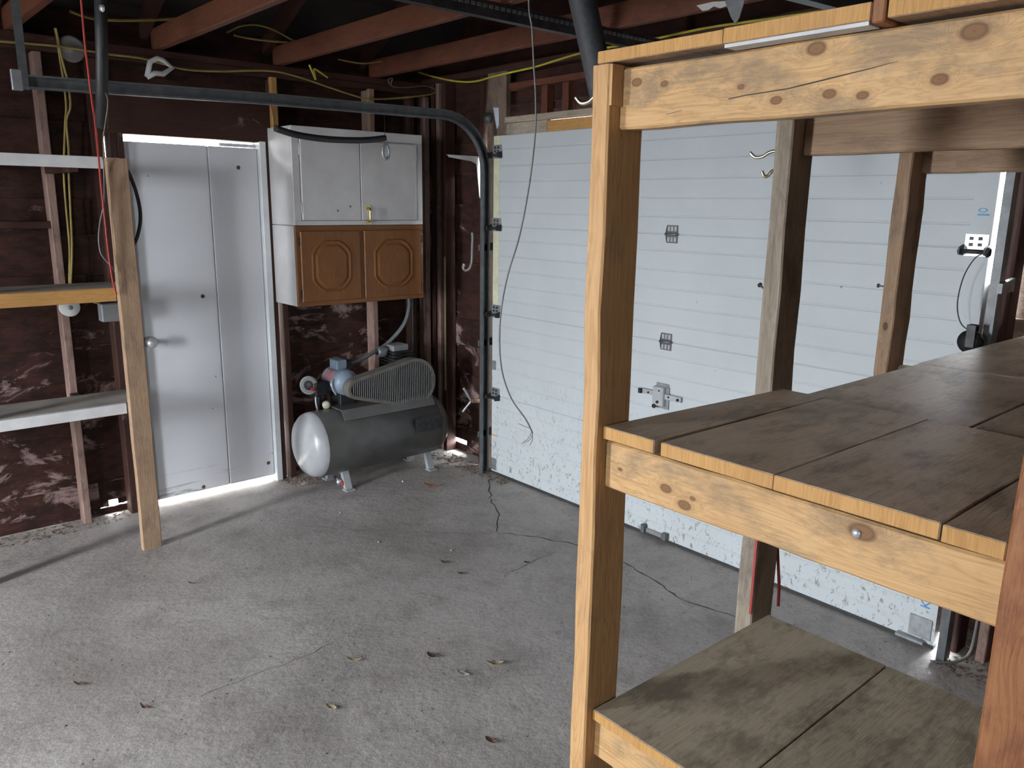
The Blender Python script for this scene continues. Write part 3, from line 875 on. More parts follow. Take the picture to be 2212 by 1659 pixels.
# pump behind the large end
pu = MB().box(.31, .45, .13, .30, .50, .66).build('pump', M['dark_iron'], ac, bevel=.012)
MB().lathe([(0, .055), (.12, .055)], (.38, .2, .655), (0, 0, 1), 20).build('pump_cylinder', M['dark_iron'], pu)
for k in range(5):
    MB().box(.305, .455, .12, .28, .70 + k * .020, .708 + k * .020).build('cooling_fin', M['dark_iron'], pu, bevel=.002)
MB().box(.32, .44, .14, .26, .79, .83).build('pump_head', M['grey_box'], pu, bevel=.006)
MB().lathe([(0, .035), (.05, .035), (.055, .02)], (.47, .20, .79), (1, 0, 0), 14).build('air_filter', M['zinc_dark'], pu)
# pressure switch, gauge, regulator
rg = MB().lathe([(0, .0), (0, .052), (.012, .058), (.03, .058), (.034, .05), (.030, .046), (.026, 0)], (.985, .17, .632), (.75, .6, .1), 24).build('pressure_gauge', M['grey_box'], ac)
MB().lathe([(.027, .044), (.0285, .044), (.029, 0)], (.985, .17, .632), (.75, .6, .1), 24).build('gauge_face', M['black'], rg)
MB().box(.90, .985, .15, .235, .565, .655).build('pressure_switch', M['black'], ac, bevel=.008)
MB().tube([(.945, .20, .46), (.945, .20, .60)], .014, 10).build('riser_pipe', M['dark_iron'], ac)
MB().lathe([(0, .02), (.01, .026), (.03, .024), (.036, .012), (.036, 0)], (.925, .245, .520), (.3, .75, -.3), 14).build('relief_cap', M['plastic_cream'], ac)
MB().tube(smooth_path([(.985, .23, .57), (.99, .24, .53), (.985, .245, .49), (.98, .24, .46)], 4), .006, 8).build('drain_tube', M['steel_light'], ac)
MB().lathe([(0, .011), (.03, .013), (.032, 0)], (1.0, .245, .62), (.6, .6, .2), 10).build('red_knob', M['red'], ac)
MB().lathe([(0, .01), (.025, .01), (.03, .016), (.045, .016), (.046, 0)], (.925, .36, .06), (.3, 1, -.2), 12).build('drain_valve', M['steel_light'], ac)
MB().box(.905, .925, .40, .412, .03, .055).build('valve_lever', M['red'], ac, bevel=.002)
MB().box(.23, .44, ty + .2015, ty + .2035, .30, .40).build('nameplate', M['dark_iron'], ac)

cb = MB().tube(smooth_path([(.225, .12, 1.134), (.225, .13, 1.06), (.28, .15, .95), (.40, .16, .845), (.52, .17, .79), (.66, .185, .745), (.745, .19, .735)], 6), .0125, 10).build('power_cable', M['grey_conduit'])
tag(cb, 'thick grey cable drooping from the oak cabinet to the compressor motor', 'cable')

# ------------------------------------------------------------------ left shelf unit
ls = thing('storage_shelf', (2.6, .36, 0), 'open timber wall shelf of three boards on a rough front post', 'shelf')
SY0, SY1 = .20, .515
def lean_post(name, x0, x1, y0, y1, z1, mat, parent):
    return board(name, (x0, y0, 0), (x1, y1, z1), mat, parent, .002, 10)
lean_post('post', 2.040, 2.132, .515, .553, 1.915, tan_wood(2), ls)
lean_post('post', 2.87, 2.962, .515, .553, 1.915, tan_wood(2), ls)
for (zt, th, top, edge) in [(1.920, .052, grey_wood, 'shelf_white'), (1.326, .064, grey_wood, 'pine_edge'), (.764, .052, grey_wood, 'shelf_white')]:
    b = board('shelf_board', (2.06, SY0, zt - .028), (3.6, SY1 - .020, zt), M['shelf_top'], ls)
    if edge == 'pine_edge':
        board('edge_strip', (2.137, SY1 - .0195, zt - th), (3.6, SY1 + .005, zt), pine_plain(0), b)
    else:
        box('edge_strip', 2.137, 3.6, SY1 - .0195, SY1 + .005, zt - th, zt, M['shelf_white'], b, .002)
    board('cleat', (2.9, .001, zt - .07), (2.938, SY1 - .03, zt - .0285), frame_wood(1), ls)
    board('cleat', (2.235, .001, zt - .07), (2.273, SY1 - .03, zt - .0285), frame_wood(1), ls)

# ------------------------------------------------------------------ foreground timber rack
rk = thing('storage_rack', (1.85, 3.95, 0), 'large rough pine shelving rack with plank decks in the foreground', 'rack')
PX0, PX1 = 2.052, 2.147
RY0, RY1 = 3.620, 4.303
pf = board('post', (PX0, 3.578, 0), (PX1, 3.619, 1.967), pine(2), rk, .0025, 14)
MB().prism([(2.118, 1.90), (PX1 - .001, 1.90), (PX1 - .001, 1.966), (2.118, 1.966)], 1, 3.6195, 3.625).build('splinter', pine(2), pf)
board('post', (PX0, RY1 + .001, 0), (PX1, RY1 + .10, 1.967), red_wood(2), rk, .002, 14)
p2 = board('post', (1.457, 3.576, 0), (1.553, 3.620, 1.967), grey_wood(2), rk, .002, 14)
board('post', (1.457, RY1 + .001, 0), (1.553, RY1 + .04, 1.967), grey_wood(2), rk, .002, 10)
p3 = board('post', (.838, 3.580, 1.20), (.943, 3.620, 1.967), tan_wood(2), rk, .002, 10)
board('post', (.838, RY1 + .001, 0), (.943, RY1 + .04, 1.967), tan_wood(2), rk, .002, 10)
def kn(pts, x, cy, cz):
    out = []
    for (px, py, r) in pts:
        p = at(px, py, 0, x); q = at(px, py + r, 0, x)
        out.append(((0, p.y - cy, p.z - cz), max(.003, (p - q).length)))
    return out
BX0, BX1 = 2.079, 2.117
cyb = (RY0 + RY1) / 2
def beam(z0, z1, knots, nm, stain):
    cz = (z0 + z1) / 2
    mt = wood_build('beam_' + nm, 1, (.58, .37, .175), (.40, .22, .085), (.17, .125, .08), stain, kn(knots, BX1, cyb, cz), False, .55)
    return board('beam', (BX0, RY0, z0), (BX1, RY1, z1), mt, rk, .0012, 10)
beam(1.862, 1.962, [(1375, 178, 8), (1435, 181, 6), (1601, 188, 5), (1676, 217, 8), (1791, 203, 9), (1863, 206, 8), (1763, 105, 13), (2030, 172, 11), (2105, 68, 17)], 'upper', .48)
ck = [at(px, py, 0, BX1 + .0002) for (px, py) in [(1440, 247), (1520, 226), (1610, 206), (1700, 192), (1790, 170), (1880, 148), (1940, 132)]]
MB().tube(ck, [.0003, .0010, .0011, .0010, .0011, .0008, .0002], 4).build('drying_crack', M['crack'], rk)
beam(1.211, 1.302, [(1439, 1055, 8), (1479, 1091, 9), (1497, 1077, 4), (1862, 1150, 16), (1340, 1014, 3)], 'middle', .38)
beam(.624, .706, [(1700, 1800, 10)], 'lower', .25)
# back beams
for (x0, z0, z1, y0, mt) in [(1.467, 1.848, 1.966, 3.621, tan_wood), (.841, 1.831, 1.966, 3.621, tan_wood), (1.51, 1.215, 1.294, 3.621, pine_dirty), (1.515, .62, .714, 3.621, pine_dirty),
                             (.841, 1.215, 1.294, 3.621, pine_dirty)]:
    board('beam', (x0, y0, z0), (x0 + .038, RY1, z1), mt(1), rk, .0015, 8)
for (yy, z0, z1) in [(RY1 - .04, 1.215, 1.294), (RY1 - .04, .62, .714)]:
    board('side_rail', (1.56, yy, z0), (2.078, yy + .038, z1), pine_dirty(0), rk)
board('side_rail', (.02, RY1 - .04, 1.215), (1.508, RY1 - .002, 1.294), pine_dirty(0), rk)
board('wall_post', (.11, 4.264, 0), (.15, 4.302, 1.214), frame_wood(2), rk)

def plank(pts, z0, z1, mat, end_mat=None, name='plank'):
    """deck plank: plan outline pts [(x,y)..4], between z0 and z1; its sawn front end is fresh wood"""
    mb = MB().prism(pts, 2, z0, z1)
    return mb.build(name, mat, rk, bevel=.0015)
def deck_end(x, y0, y1, z0, z1):
    MB().box(x - .0005, x + .0008, y0 + .001, y1 - .001, z0 + .001, z1 - .001).build('sawn_end', pine_plain(2), rk)
# middle deck, front bay
zt = 1.333
for (pts, dz) in [([(2.128, 3.620), (2.128, 3.740), (1.575, 3.765), (1.575, 3.662)], 0), ([(2.127, 3.7545), (2.127, 3.974), (1.585, 3.985), (1.585, 3.767)], 0),
                  ([(2.130, 3.976), (2.130, 4.219), (1.59, 4.222), (1.59, 3.988)], .001), ([(2.128, 4.221), (2.128, 4.297), (1.59, 4.30), (1.59, 4.225)], -.001)]:
    plank(pts, 1.3085 + dz, zt + dz, pine_dirty(0))
    deck_end(pts[0][0], pts[0][1], pts[1][1], 1.3085 + dz, zt + dz)
# middle deck, further bays
for pts in [[(1.570, 3.705), (1.570, 4.048), (.958, 4.048), (.958, 3.71)], [(1.570, 4.053), (1.570, 4.30), (.958, 4.30), (.958, 4.053)],
            [(.954, 3.705), (.954, 4.0), (.02, 4.0), (.02, 3.722)], [(.954, 4.004), (.954, 4.30), (.02, 4.30), (.02, 4.004)]]:
    plank(pts, 1.2955, 1.325, pine_dirty(0))
# lower deck: two plywood sheets
for pts in [[(2.128, 3.6215), (2.128, 3.935), (1.506, 3.935), (1.506, 3.639)], [(2.128, 3.938), (2.128, 4.30), (1.506, 4.30), (1.506, 3.938)]]:
    plank(pts, .7145, .737, plywood(0), None, 'plywood_sheet')
    deck_end(pts[0][0], pts[0][1], pts[1][1], .7145, .737)
# upper deck
for (pts, z0, z1) in [([(2.142, 3.586), (2.142, 3.838), (.55, 3.846), (.55, 3.60)], 1.9695, 1.990), ([(2.148, 3.842), (2.148, 4.062), (.55, 4.066), (.55, 3.849)], 1.9675, 1.990),
                      ([(2.146, 4.082), (2.146, 4.302), (.55, 4.302), (.55, 4.075)], 1.9675, 1.990)]:
    plank(pts, z0, z1, tan_wood(0)); deck_end(pts[0][0], pts[0][1], pts[1][1], z0, z1)
box('spacer_block', 2.10, 2.150, 4.0635, 4.0805, 1.963, 2.03, red_wood(2), rk)
MB().box(2.118, 2.1475, 3.845, 4.060, 1.9622, 1.967).build('edge_strip', M['grey_under'], rk)
# hooks and nails on the posts
def hook(parent, p, out, label=None):
    p = Vector(p); o = Vector(out)
    pts = [p - o * .01, p + o * .018 + Vector((0, 0, -.004)), p + o * .034 + Vector((0, 0, -.014)), p + o * .050 + Vector((0, 0, -.015)), p + o * .062 + Vector((0, 0, -.004))]
    MB().tube(smooth_path(pts, 5), .0038, 8).build('hook', M['hook_metal'], parent)
h1, h2 = at(1684, 324, 1, 3.576), at(1678, 366, 1, 3.576)
hook(p2, h1, (.35, -1.0, .0)); hook(p2, h2, (.25, -.45, .0))
hook(pf, (2.11, 3.578, 1.928), (.25, -.95, .0))
for (pp, a, b) in [(p2, at(1656, 629, 1, 3.577), at(1642, 616, 1, 3.553)), (p3, at(1912, 619, 1, 3.581), at(1898, 617, 1, 3.560))]:
    nl = MB().tube([a, b], .0024, 8)
    d = (Vector(b) - Vector(a)).normalized()
    nl.tube([Vector(b), Vector(b) + d * .0025], .006, 10)
    nl.build('nail', M['zinc_dark'], pp)
MB().lathe([(0, .007), (.003, .005), (.0035, 0)], (BX1 + .0008, *list(at(1850, 1152, 0, BX1))[1:]), (1, 0, 0), 10).build('screw_head', M['steel_light'], rk)
rs = at(1625, 1200, 0, 1.661)
MB().box(1.5535, 1.555, 3.6135, 3.620, .745, 1.20).build('red_mark', M['red_wire'], p2)
cord('red_cord', [(1.452, 3.612, .93), (1.446, 3.618, .86), (1.44, 3.624, .79), (1.445, 3.63, .735)], .004, M['red_wire'], rk)

# ------------------------------------------------------------------ hanging tubes, cords and cables
def label_obj(o, l, c, g=None): return tag(o, l, c, g)
# spring sleeve sagging below the track, with hook and ring
sp1 = thing('spring_sleeve', (1.05, .70, 2.06), 'black sleeved door spring sagging across the white cabinet front', 'spring', 'door springs in black sleeves')
pts = [at(px, py, 1, .708) for (px, py) in [(594, 277), (640, 291), (700, 300), (760, 303), (800, 302), (832, 298)]]
MB().tube(smooth_path(pts, 5), .0165, 12).build('sleeve', M['black'], sp1)
e = pts[-1]
hk = [e + Vector((.005, 0, 0)), e + Vector((-.006, .004, -.02)), e + Vector((-.001, .004, -.04))]
MB().tube(smooth_path(hk, 4), .004, 8).build('spring_hook', M['zinc_dark'], sp1)
ringp = [e + Vector((.026 * math.cos(q) * .75, .004, -.075 + .038 * math.sin(q))) for q in [2 * math.pi * k / 20 for k in range(21)]]
MB().tube(ringp, .0085, 8, False).build('spring_ring', M['zinc'], sp1)
MB().tube([pts[0] + Vector((0, 0, .012)), pts[0] + Vector((.01, -.012, .13))], .0015, 5).build('hang_wire', M['dark_iron'], sp1)
MB().tube([e + Vector((0, 0, .01)), e + Vector((-.005, -.012, .13))], .0015, 5).build('hang_wire', M['dark_iron'], sp1)
# upright sleeve at the left
a0, a1 = at(220, 275, 0, 2.35), at(221, -20, 0, 2.35)
sp2 = thing('spring_sleeve', tuple(a0), 'black sleeved door spring hanging straight down beside the red cord', 'spring', 'door springs in black sleeves')
MB().tube([a0, a0.lerp(a1, .5), Vector((2.35, a1.y, ZJ - .001))], .0205, 14).build('sleeve', M['black'], sp2)
MB().lathe([(0, .012), (.008, .01), (.009, 0)], at(222, 18, 0, 2.372), (1, .3, 0), 10).build('clamp_bolt', M['steel_light'], sp2)
cord('tail_wire', [at(228, 200, 0, 2.352), at(233, 222, 0, 2.355), at(226, 275, 0, 2.352), at(223, 300, 0, 2.352), at(224, 340, 0, 2.352)], .0018, M['brown_cable'], sp2)
# sleeve at the rack
def dp(px, py, s): return CAM + (FW + RT * ((px - 1106) / FPX) - UP * ((py - 829.5) / FPX)) * s
b0, b1 = dp(1320, 285, 1.95), dp(1258, 0, 1.95)
dirv = (b1 - b0).normalized()
b2 = b1 + dirv * ((ZJ - .002 - b1.z) / dirv.z)
sp3 = thing('spring_sleeve', tuple(b0), 'thick charcoal sleeved door spring slanting down behind the rack corner post', 'spring', 'door springs in black sleeves')
MB().tube([b0, b0.lerp(b1, .5), b1, b2], .033, 18).build('sleeve', M['tube_grey'], sp3)

rc = cord('red_cord', [at(px, py, 1, y) for (px, py, y) in [(172, -40, .95), (176, 10, .92), (183, 90, .88), (190, 150, .84), (198, 215, .80), (205, 262, .74), (213, 340, .62), (218, 400, .58), (226, 470, .575), (234, 545, .572), (243, 605, .57), (252, 637, .565)]], .0042, M['red_wire'])
tag(rc, 'thin red cord hanging down beside the shelf post', 'cord')
gc = cord('grey_cord', [at(px, py, 1, .563) for (px, py) in [(223, 345), (225, 390), (224, 440), (216, 480), (213, 515), (217, 545), (228, 562), (243, 578), (246, 588)]], .003, M['grey_cord'])
tag(gc, 'thin grey cord looped against the left shelf post', 'cord')
hs = cord('rubber_hose', [at(px, py, 1, .50) for (px, py) in [(274, 366), (282, 382), (294, 415), (302, 450), (303, 480), (297, 510), (289, 528)]], .0085, M['black'], None, 8)
tag(hs, 'short curved black hose hung on the post in front of the door', 'hose')
wpts = [(1141, -150), (1142, 0), (1149, 60), (1153, 140), (1157, 210), (1156, 290), (1143, 400), (1122, 510), (1098, 590), (1084, 660), (1079, 730), (1084, 800), (1104, 860), (1135, 905), (1150, 935)]
cdn = thing('pull_cord', tuple(at(1150, 935, 0, 1.675)), 'long thin grey pull cord hanging in front of the garage door', 'cord')
wp = [at(px, py, 0, 1.675) for (px, py) in wpts]
wp[0].z = ZJ + .02
MB().tube(smooth_path(wp, 6), .0026, 6).build('cord_strand', M['grey_cord'], cdn)
for (a, b) in [((1150, 935), (1138, 955)), ((1150, 935), (1144, 962)), ((1146, 925), (1120, 915)), ((1149, 932), (1128, 958))]:
    MB().tube(smooth_path([at(*a, 0, 1.675), at((a[0] + b[0]) / 2 + 3, (a[1] + b[1]) / 2 + 2, 0, 1.675), at(*b, 0, 1.675)], 3), .0011, 5).build('frayed_strand', M['grey_cord'], cdn)

def cable(pts, r, mt, label, plane=1, val=.03, name='electric_cable', group='yellow ceiling cables'):
    P = [at(px, py, plane, val) for (px, py) in pts]
    return tag(cord(name, P, r, mt), label, 'cable', group)
cable([(-20, 88), (60, 94), (125, 100), (190, 110), (240, 118), (300, 125), (345, 136), (400, 150), (470, 154), (580, 153), (640, 165), (700, 185), (760, 205), (800, 214), (870, 211), (930, 204), (945, 196)], .006, M['yellow_old'], 'dusty yellow cable sagging along the wall top above the cabinets', 1, .045)
cable([(150, 24), (200, 40), (260, 44), (330, 43), (410, 40), (470, 44)], .008, M['yellow_old'], 'flat dusty yellow cable running above the left end of the wall', 1, .06)
cable([(490, 70), (520, 56), (555, 54), (590, 64), (625, 83), (640, 92), (600, 90), (545, 84), (505, 76)], .006, M['yellow_old'], 'yellow cable looped between the first two joists', 1, .12)
cable([(668, 140), (676, 158), (682, 172), (678, 150), (690, 155), (708, 168)], .006, M['yellow'], 'short kinked yellow cable end below the middle joist', 1, .08)
cable([(730, 128), (780, 137), (825, 133), (850, 128)], .005, M['yellow_old'], 'short yellow cable stretched behind the corner joist', 1, .10)
cable([(842, 182), (838, 172), (848, 170), (846, 186), (880, 189), (920, 186), (945, 197), (955, 222), (958, 245)], .004, M['brown_cable'], 'old brown cable curling down near the wall corner', 1, .04, 'electric_cable', None)
cable([(900, 155), (930, 164), (965, 172), (1000, 177), (1030, 175), (1060, 167), (1100, 157), (1150, 146), (1200, 131), (1250, 116), (1310, 103), (1380, 92), (1450, 76), (1540, 58), (1640, 44), (1750, 28), (1880, 6), (1960, -10)], .0065, M['yellow'], 'bright yellow cable draped over the garage door header', 0, -.035)
for k, dx in enumerate((0, 9)):
    P = [at(px + dx * f, py, 1, .010 + .016 * k) for (px, py, f) in [(118, 60, .2), (124, 85, .2), (130, 130, .5), (138, 180, 1), (143, 230, 1), (141, 262, .3), (139, 320, 1), (138, 380, 1.2), (143, 450, 1), (150, 530, .6), (150, 600, .4), (150, 640, .2)]]
    tag(cord('electric_cable', P, .0052, M['yellow_old']), ['yellow cable running down the stud behind the shelves', 'second yellow cable twisted down the stud behind the shelves'][k], 'cable', 'yellow cables on the stud')

# ------------------------------------------------------------------ small things on the walls
p = at(156, 105, 1, .03)
lmp = MB().lathe([(0, .004), (.002, .050), (.006, .062), (.012, .062), (.014, .05), (.010, .02), (.018, .014), (.022, 0)], (p.x, .004, p.z), (0, 1, 0), 24).build('round_cover', M['clear_disc'])
tag(lmp, 'dusty round plastic cover on the wall top beside the cables', 'cover')
# white clip
tc_ = MB()
P = [at(px, py, 1, .05) for (px, py) in [(318, 166), (324, 134), (340, 126), (352, 130), (372, 147), (352, 160), (335, 158), (318, 166)]]
tc_.tube(P, .014, 8)
tc_.build('cable_clip', M['plastic_white'])
tag(bpy.data.objects['cable_clip'], 'white triangular plastic clip hanging under the first joist', 'clip')
p = at(151, 664, 1, .03)
dsk = thing('cable_reel', (p.x, 0, p.z), 'small round white reel on the stud below the middle wall shelf', 'reel')
MB().lathe([(0, .046), (.006, .048), (.012, .046), (.012, .012), (.03, .012), (.03, .046), (.036, .047), (.04, .044), (.041, .008), (.041, 0)], (p.x, .001, p.z), (0, 1, 0), 24).build('flange', M['plastic_white'], dsk)
MB().lathe([(.041, .012), (.046, .010), (.047, 0)], (p.x, .001, p.z), (0, 1, 0), 12).build('hub_cap', M['grey_box'], dsk)
p = at(236, 675, 1, .04)
jb = thing('junction_box', (p.x, 0, p.z), 'grey metal junction box behind the shelf post by the door', 'box')
MB().box(p.x - .05, p.x + .045, .001, .075, p.z - .045, p.z + .05).build('box_body', M['grey_box'], jb, bevel=.004)
MB().box(p.x - .046, p.x + .041, .0755, .079, p.z - .041, p.z + .046).build('cover_plate', M['grey_box'], jb, bevel=.001)
cord('lead_cable', [(p.x + .04, .02, p.z + .05), (p.x + .065, .03, p.z + .058), (p.x + .10, .03, p.z + .075), (p.x + .17, .02, p.z + .07)], .006, M['yellow'], jb)
# electrical panel right of the cabinets
ep = thing('fuse_box', (.12, 0, 1.2), 'dark grey fuse box on the wall right of the oak cabinet', 'box')
MB().box(.075, .20, .001, .085, 1.19, 1.50).build('box_body', M['grey_box'], ep, bevel=.004)
MB().box(.08, .195, .0855, .092, 1.20, 1.49).build('box_door', M['grey_box'], ep, bevel=.002)
tag(cord('conduit', [(.13, .03, 1.19), (.128, .03, .9), (.132, .03, .5), (.13, .03, .02)], .011, M['dark_iron'], None, 8), 'dark thin conduit running down the corner below the fuse box', 'conduit')
tag(cord('conduit', [(-.055 + .012, .17, 1.38), (-.043, .172, 1.0), (-.043, .168, .45)], .007, M['brown_cable'], None, 8), 'thin brown pipe on the short wall beside the corner', 'conduit')
# shelf bracket
bk = thing('shelf_bracket', (-.05, .55, 1.9), 'white metal shelf bracket on the jamb above the hook', 'bracket')
yb = .556
MB().prism([(-.05, 2.018), (-.05, 1.775), (-.042, 1.775), (-.018, 1.975), (.02, 1.99), (.20, 2.008), (.20, 2.018)], 1, yb - .014, yb - .010).build('web_plate', M['plastic_white'], bk)
MB().box(-.05, .205, yb - .024, yb, 2.0185, 2.0215).build('arm_flange', M['plastic_white'], bk)
MB().box(-.0525, -.0505, yb - .024, yb, 1.77, 2.02).build('wall_flange', M['plastic_white'], bk)
# J hook
jh = [at(px, py, 0, x) for (px, py, x) in [(1020, 503, -.045), (1021, 515, -.04), (1020, 540, -.038), (1019, 565, -.034), (1014, 580, -.02), (1006, 584, .0), (1001, 579, .015), (1002, 570, .02)]]
tag(MB().tube(smooth_path(jh, 5), .0085, 10).build('wall_hook', M['hook_grey']), 'long white J-shaped hook on the wall beside the track', 'hook')
# forked hook low on the wall
fk = thing('fork_hook', (-.05, .51, .45), 'small steel forked hook low on the wall beside the track', 'hook')
fb_ = at(1018, 866, 0, .0)
MB().tube([(-.054, fb_.y + .02, fb_.z), (.0, fb_.y, fb_.z)], .016, 10).build('hook_base', M['leaf'], fk)
for (px, py) in [(1001, 838), (999, 890)]:
    MB().tube(smooth_path([(.0, fb_.y, fb_.z), at((px + 1016) / 2 + 1, (py + 866) / 2, 0, .02), at(px, py, 0, .04)], 4), .0085, 8).build('prong', M['zinc'], fk)
# tag on the jamb board
ptag = at(1069, 253, 0, -.044)
tag(MB().prism([(ptag.y - .022, 2.305), (ptag.y + .030, 2.300), (ptag.y + .034, 2.20), (ptag.y + .018, 2.178), (ptag.y + .004, 2.21)], 0, -.0495, -.047).build('paper_tag', M['paper']), 'pale blue paper tag stuck on the weathered jamb board', 'tag')
tag(MB().lathe([(0, .032), (.02, .034), (.022, .014), (.03, .014), (.03, 0)], (-.049, ptag.y - .06, 2.245), (1, 0, 0), 18).build('pulley', M['zinc_dark']), 'small dull pulley on the jamb board above the track bend', 'pulley')
# torn paper and metal strap at the joist near the rack
jx = JX[0] + .041
pp = [at(px, py, 0, jx) for (px, py) in [(1505, 12), (1518, 24), (1530, 22), (1542, 14), (1556, 18), (1574, 12), (1576, 2), (1540, 4)]]
pz = ZJ + .06 - max(q.z for q in pp)
tag(MB().prism([(q.y, q.z + min(0, pz)) for q in pp], 0, jx + .0005, jx + .002).build('paper_scrap', M['plastic_white']), 'torn white paper scrap stuck on a joist above the rack', 'paper')
sq = [at(px, py, 0, 1.0) for (px, py) in [(1574, -60), (1620, -60), (1616, 8), (1606, 40), (1597, 54), (1588, 40), (1576, 8)]]
tag(MB().prism([(q.y, q.z) for q in sq], 0, 1.019, 1.022).build('metal_strap', M['zinc_dark']), 'pointed grey metal strap hanging from a joist above the rack', 'strap')
# pulley with cable loop by the right door edge
pl_ = thing('cable_pulley', (.06, 3.51, 1.25), 'dark cable pulley hanging on a thin wire loop at the garage door edge', 'pulley')
wl_ = [at(px, py, 0, .12) for (px, py) in [(2133, 545), (2108, 556), (2085, 590), (2072, 630), (2068, 665), (2074, 695), (2088, 710), (2103, 709), (2118, 702)]]
MB().tube(smooth_path(wl_, 5), .0024, 6).build('wire_loop', M['dark_iron'], pl_)
cpu = at(2096, 738, 0, .12)
MB().lathe([(-.008, .012), (-.008, .042), (-.003, .036), (.003, .036), (.008, .042), (.008, .012), (.010, 0)], cpu, (1, 0, 0), 22).build('wheel', M['dark_iron'], pl_)
MB().box(.105, .109, cpu.y - .014, cpu.y + .018, cpu.z - .02, cpu.z + .062).build('cheek_plate', M['dark_iron'], pl_, bevel=.002)
MB().box(.131, .135, cpu.y - .014, cpu.y + .018, cpu.z - .02, cpu.z + .062).build('cheek_plate', M['dark_iron'], pl_, bevel=.002)
tag(cord('floor_cable', [(-.045, 3.655, .30), (-.045, 3.655, .12), (-.03, 3.65, .03), (.02, 3.63, .008), (.06, 3.60, .006), (.10, 3.56, .006)], .006, M['grey_cord'], None, 8), 'grey cable bending down the wall to the floor beyond the rack', 'cable')

# ------------------------------------------------------------------ litter on the floor
def leaf_mesh(seed, L, W, curl):
    rnd = random.Random(seed)
    n = 6; vs = []; fs = []
    for i in range(n + 1):
        t = i / n
        wd = W * math.sin(math.pi * min(1, t * .93 + .05)) ** .8 * rnd.uniform(.65, 1.1)
        z = curl * (t - .5) ** 2 * 4 * L * .25 + .003
        lift = curl * wd * .6
        vs += [(t * L - L / 2, -wd, z + lift), (t * L - L / 2, 0, z), (t * L - L / 2, wd, z + lift * rnd.uniform(.4, 1.3))]
    m0 = len(vs)
    vs += [(x, y, z - .0012) for (x, y, z) in vs]
    for i in range(n):
        for k in (0, 1):
            a = 3 * i + k
            fs.append((a, a + 3, a + 4, a + 1)); fs.append((m0 + a, m0 + a + 1, m0 + a + 4, m0 + a + 3))
    for i in range(n):
        for k in (0, 2):
            a = 3 * i + k
            fs.append((a, a + 3, m0 + a + 3, m0 + a))
    return vs, fs
leaves = [((932, 1052), .10, .022, 'leaf_red', 'curled reddish leaf on the floor in front of the compressor'),
          ((935, 1420), .055, .016, 'leaf', 'dark curled leaf on the floor left of the pale leaf'),
          ((1070, 1436), .065, .018, 'leaf_pale', 'pale dry leaf on the floor near the rack post'),
          ((960, 1217), .045, .013, 'leaf', 'small dark leaf crumb on the floor below the cord'),
          ((996, 1241), .04, .012, 'leaf', 'tiny dark leaf on the floor left of the floor seam'),
          ((1138, 1217), .03, .010, 'leaf', 'tiny leaf bit beside the short floor seam'),
          ((716, 1531), .05, .014, 'leaf_pale', 'narrow pale leaf near the bottom of the floor'),
          ((765, 1428), .06, .012, 'leaf_pale', 'flattened pale leaf at the end of the floor crack'),
          ((312, 1530), .05, .008, 'leaf', 'thin dark twig-like leaf on the left of the floor'),
          ((172, 1480), .05, .008, 'leaf', 'narrow dark leaf far left on the open floor'),
          ((1000, 1458), .06, .012, 'stone', 'crumbled grey leaf in the middle of the floor'),
          ((1062, 1604), .05, .012, 'leaf', 'dark smear of leaf near the bottom beside the rack'),
          ((415, 1262), .04, .007, 'leaf', 'small dark splinter on the floor in front of the door post')]
for i, ((px, py), L, W, mt, lb_) in enumerate(leaves):
    p = at(px, py, 2, 0)
    vs, fs = leaf_mesh(i, L, W, .7)
    a = random.uniform(-.5, .5) + math.radians(130)
    R = Matrix.Rotation(a, 3, 'Z')
    o = MB().add([R @ Vector(v) + Vector((p.x, p.y, .001)) for v in vs], fs).build('leaf', M[mt])
    tag(o, lb_, 'leaf', 'leaves on the floor')
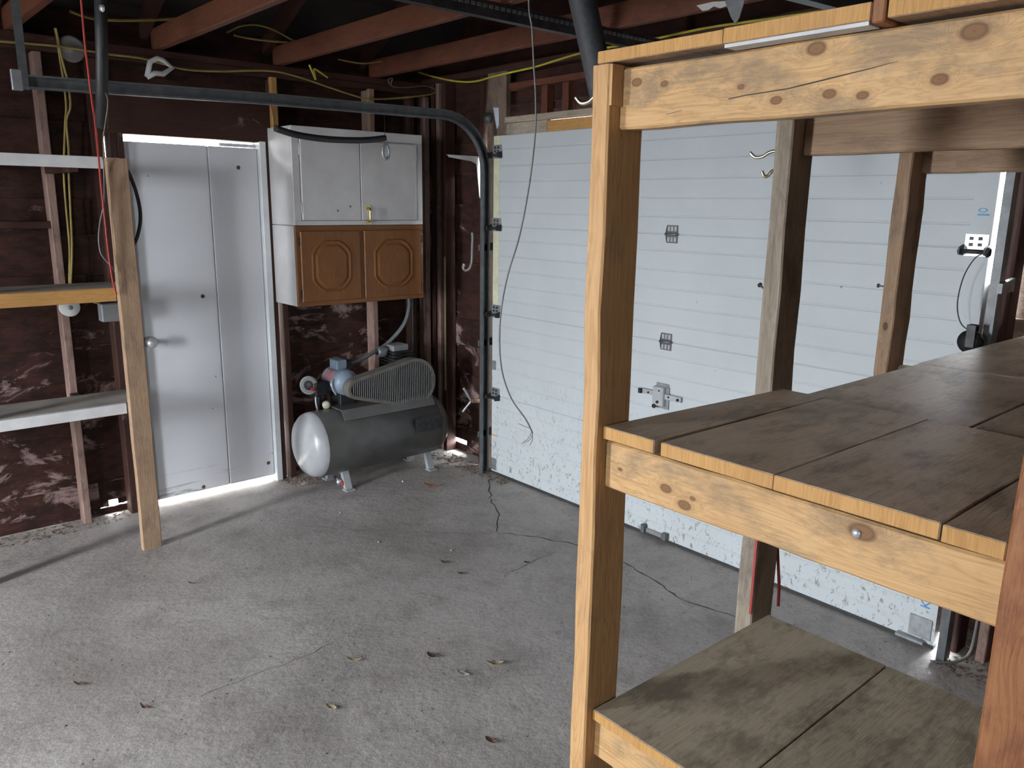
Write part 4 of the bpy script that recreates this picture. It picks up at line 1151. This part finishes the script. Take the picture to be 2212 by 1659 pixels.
for i, (px, py, mt) in enumerate([(870, 1041, 'plastic_white'), (735, 1108, 'stone'), (975, 1190, 'stone'), (818, 1172, 'stone')]):
    p = at(px, py, 2, 0)
    o = MB().lathe([(0, .002), (.001, .006), (.005, .0065), (.008, .004), (.009, 0)], (p.x, p.y, 0), (0, 0, 1), 8).build('pebble', M[mt])
    tag(o, ['white crumb on the floor beside the red leaf', 'tiny pale pebble below the compressor foot', 'tiny pebble below the floor crack corner', 'tiny pebble on the floor left of centre'][i], 'pebble', 'pebbles on the floor')

def litter(name, boxes, n, label):
    rnd = random.Random(3)
    mb = MB()
    for (x0, x1, y0, y1, dens) in boxes:
        for _ in range(int(n * dens)):
            x, y = rnd.uniform(x0, x1), rnd.uniform(y0, y1)
            s = rnd.uniform(.004, .015); a = rnd.uniform(0, 6.28); h = rnd.uniform(.002, .010)
            c, sn = math.cos(a) * s, math.sin(a) * s
            mb.add([(x - c, y - sn, .0), (x + sn * .5, y - c * .5, h * rnd.uniform(.2, 1)), (x + c, y + sn, .001), (x - sn * .5, y + c * .5, h * .6), (x, y, -.0)],
                   [(0, 1, 3), (1, 2, 3), (0, 1, 4), (1, 2, 4), (2, 3, 4), (3, 0, 4)])
    return tag(mb.build(name, M['dirt'], recalc=False), label, 'litter', kind='stuff')
litter('leaf_litter', [(1.0, 1.13, -.05, .12, 1), (-.05, .9, -.06, .10, 2.0), (2.05, 3.6, -.07, .08, 2.6), (-.05, .12, .15, .68, 1.6), (.02, .10, .7, .95, .6), (-.04, .12, 3.55, 4.2, 1.2), (.9, 1.1, .05, .2, .5)], 170, 'dry leaf litter and grit along the foot of the walls')

def crumbs():
    rnd = random.Random(11); mb = MB()
    for _ in range(900):
        x, y = rnd.uniform(.05, 3.2), rnd.uniform(.15, 3.4)
        r = rnd.uniform(.0015, .0055); a = rnd.uniform(0, 6.28); h = r * rnd.uniform(.3, .9)
        c, sn = math.cos(a) * r, math.sin(a) * r
        mb.add([(x - c, y - sn, 0), (x + sn * .6, y - c * .6, 0), (x + c * 1.4, y + sn * 1.4, 0), (x - sn * .6, y + c * .6, 0), (x, y, h)], [(0, 1, 4), (1, 2, 4), (2, 3, 4), (3, 0, 4)])
    return tag(mb.build('floor_grit', M['leaf'], recalc=False), 'dark crumbs and grit scattered over the concrete floor', 'grit', kind='stuff')
crumbs()
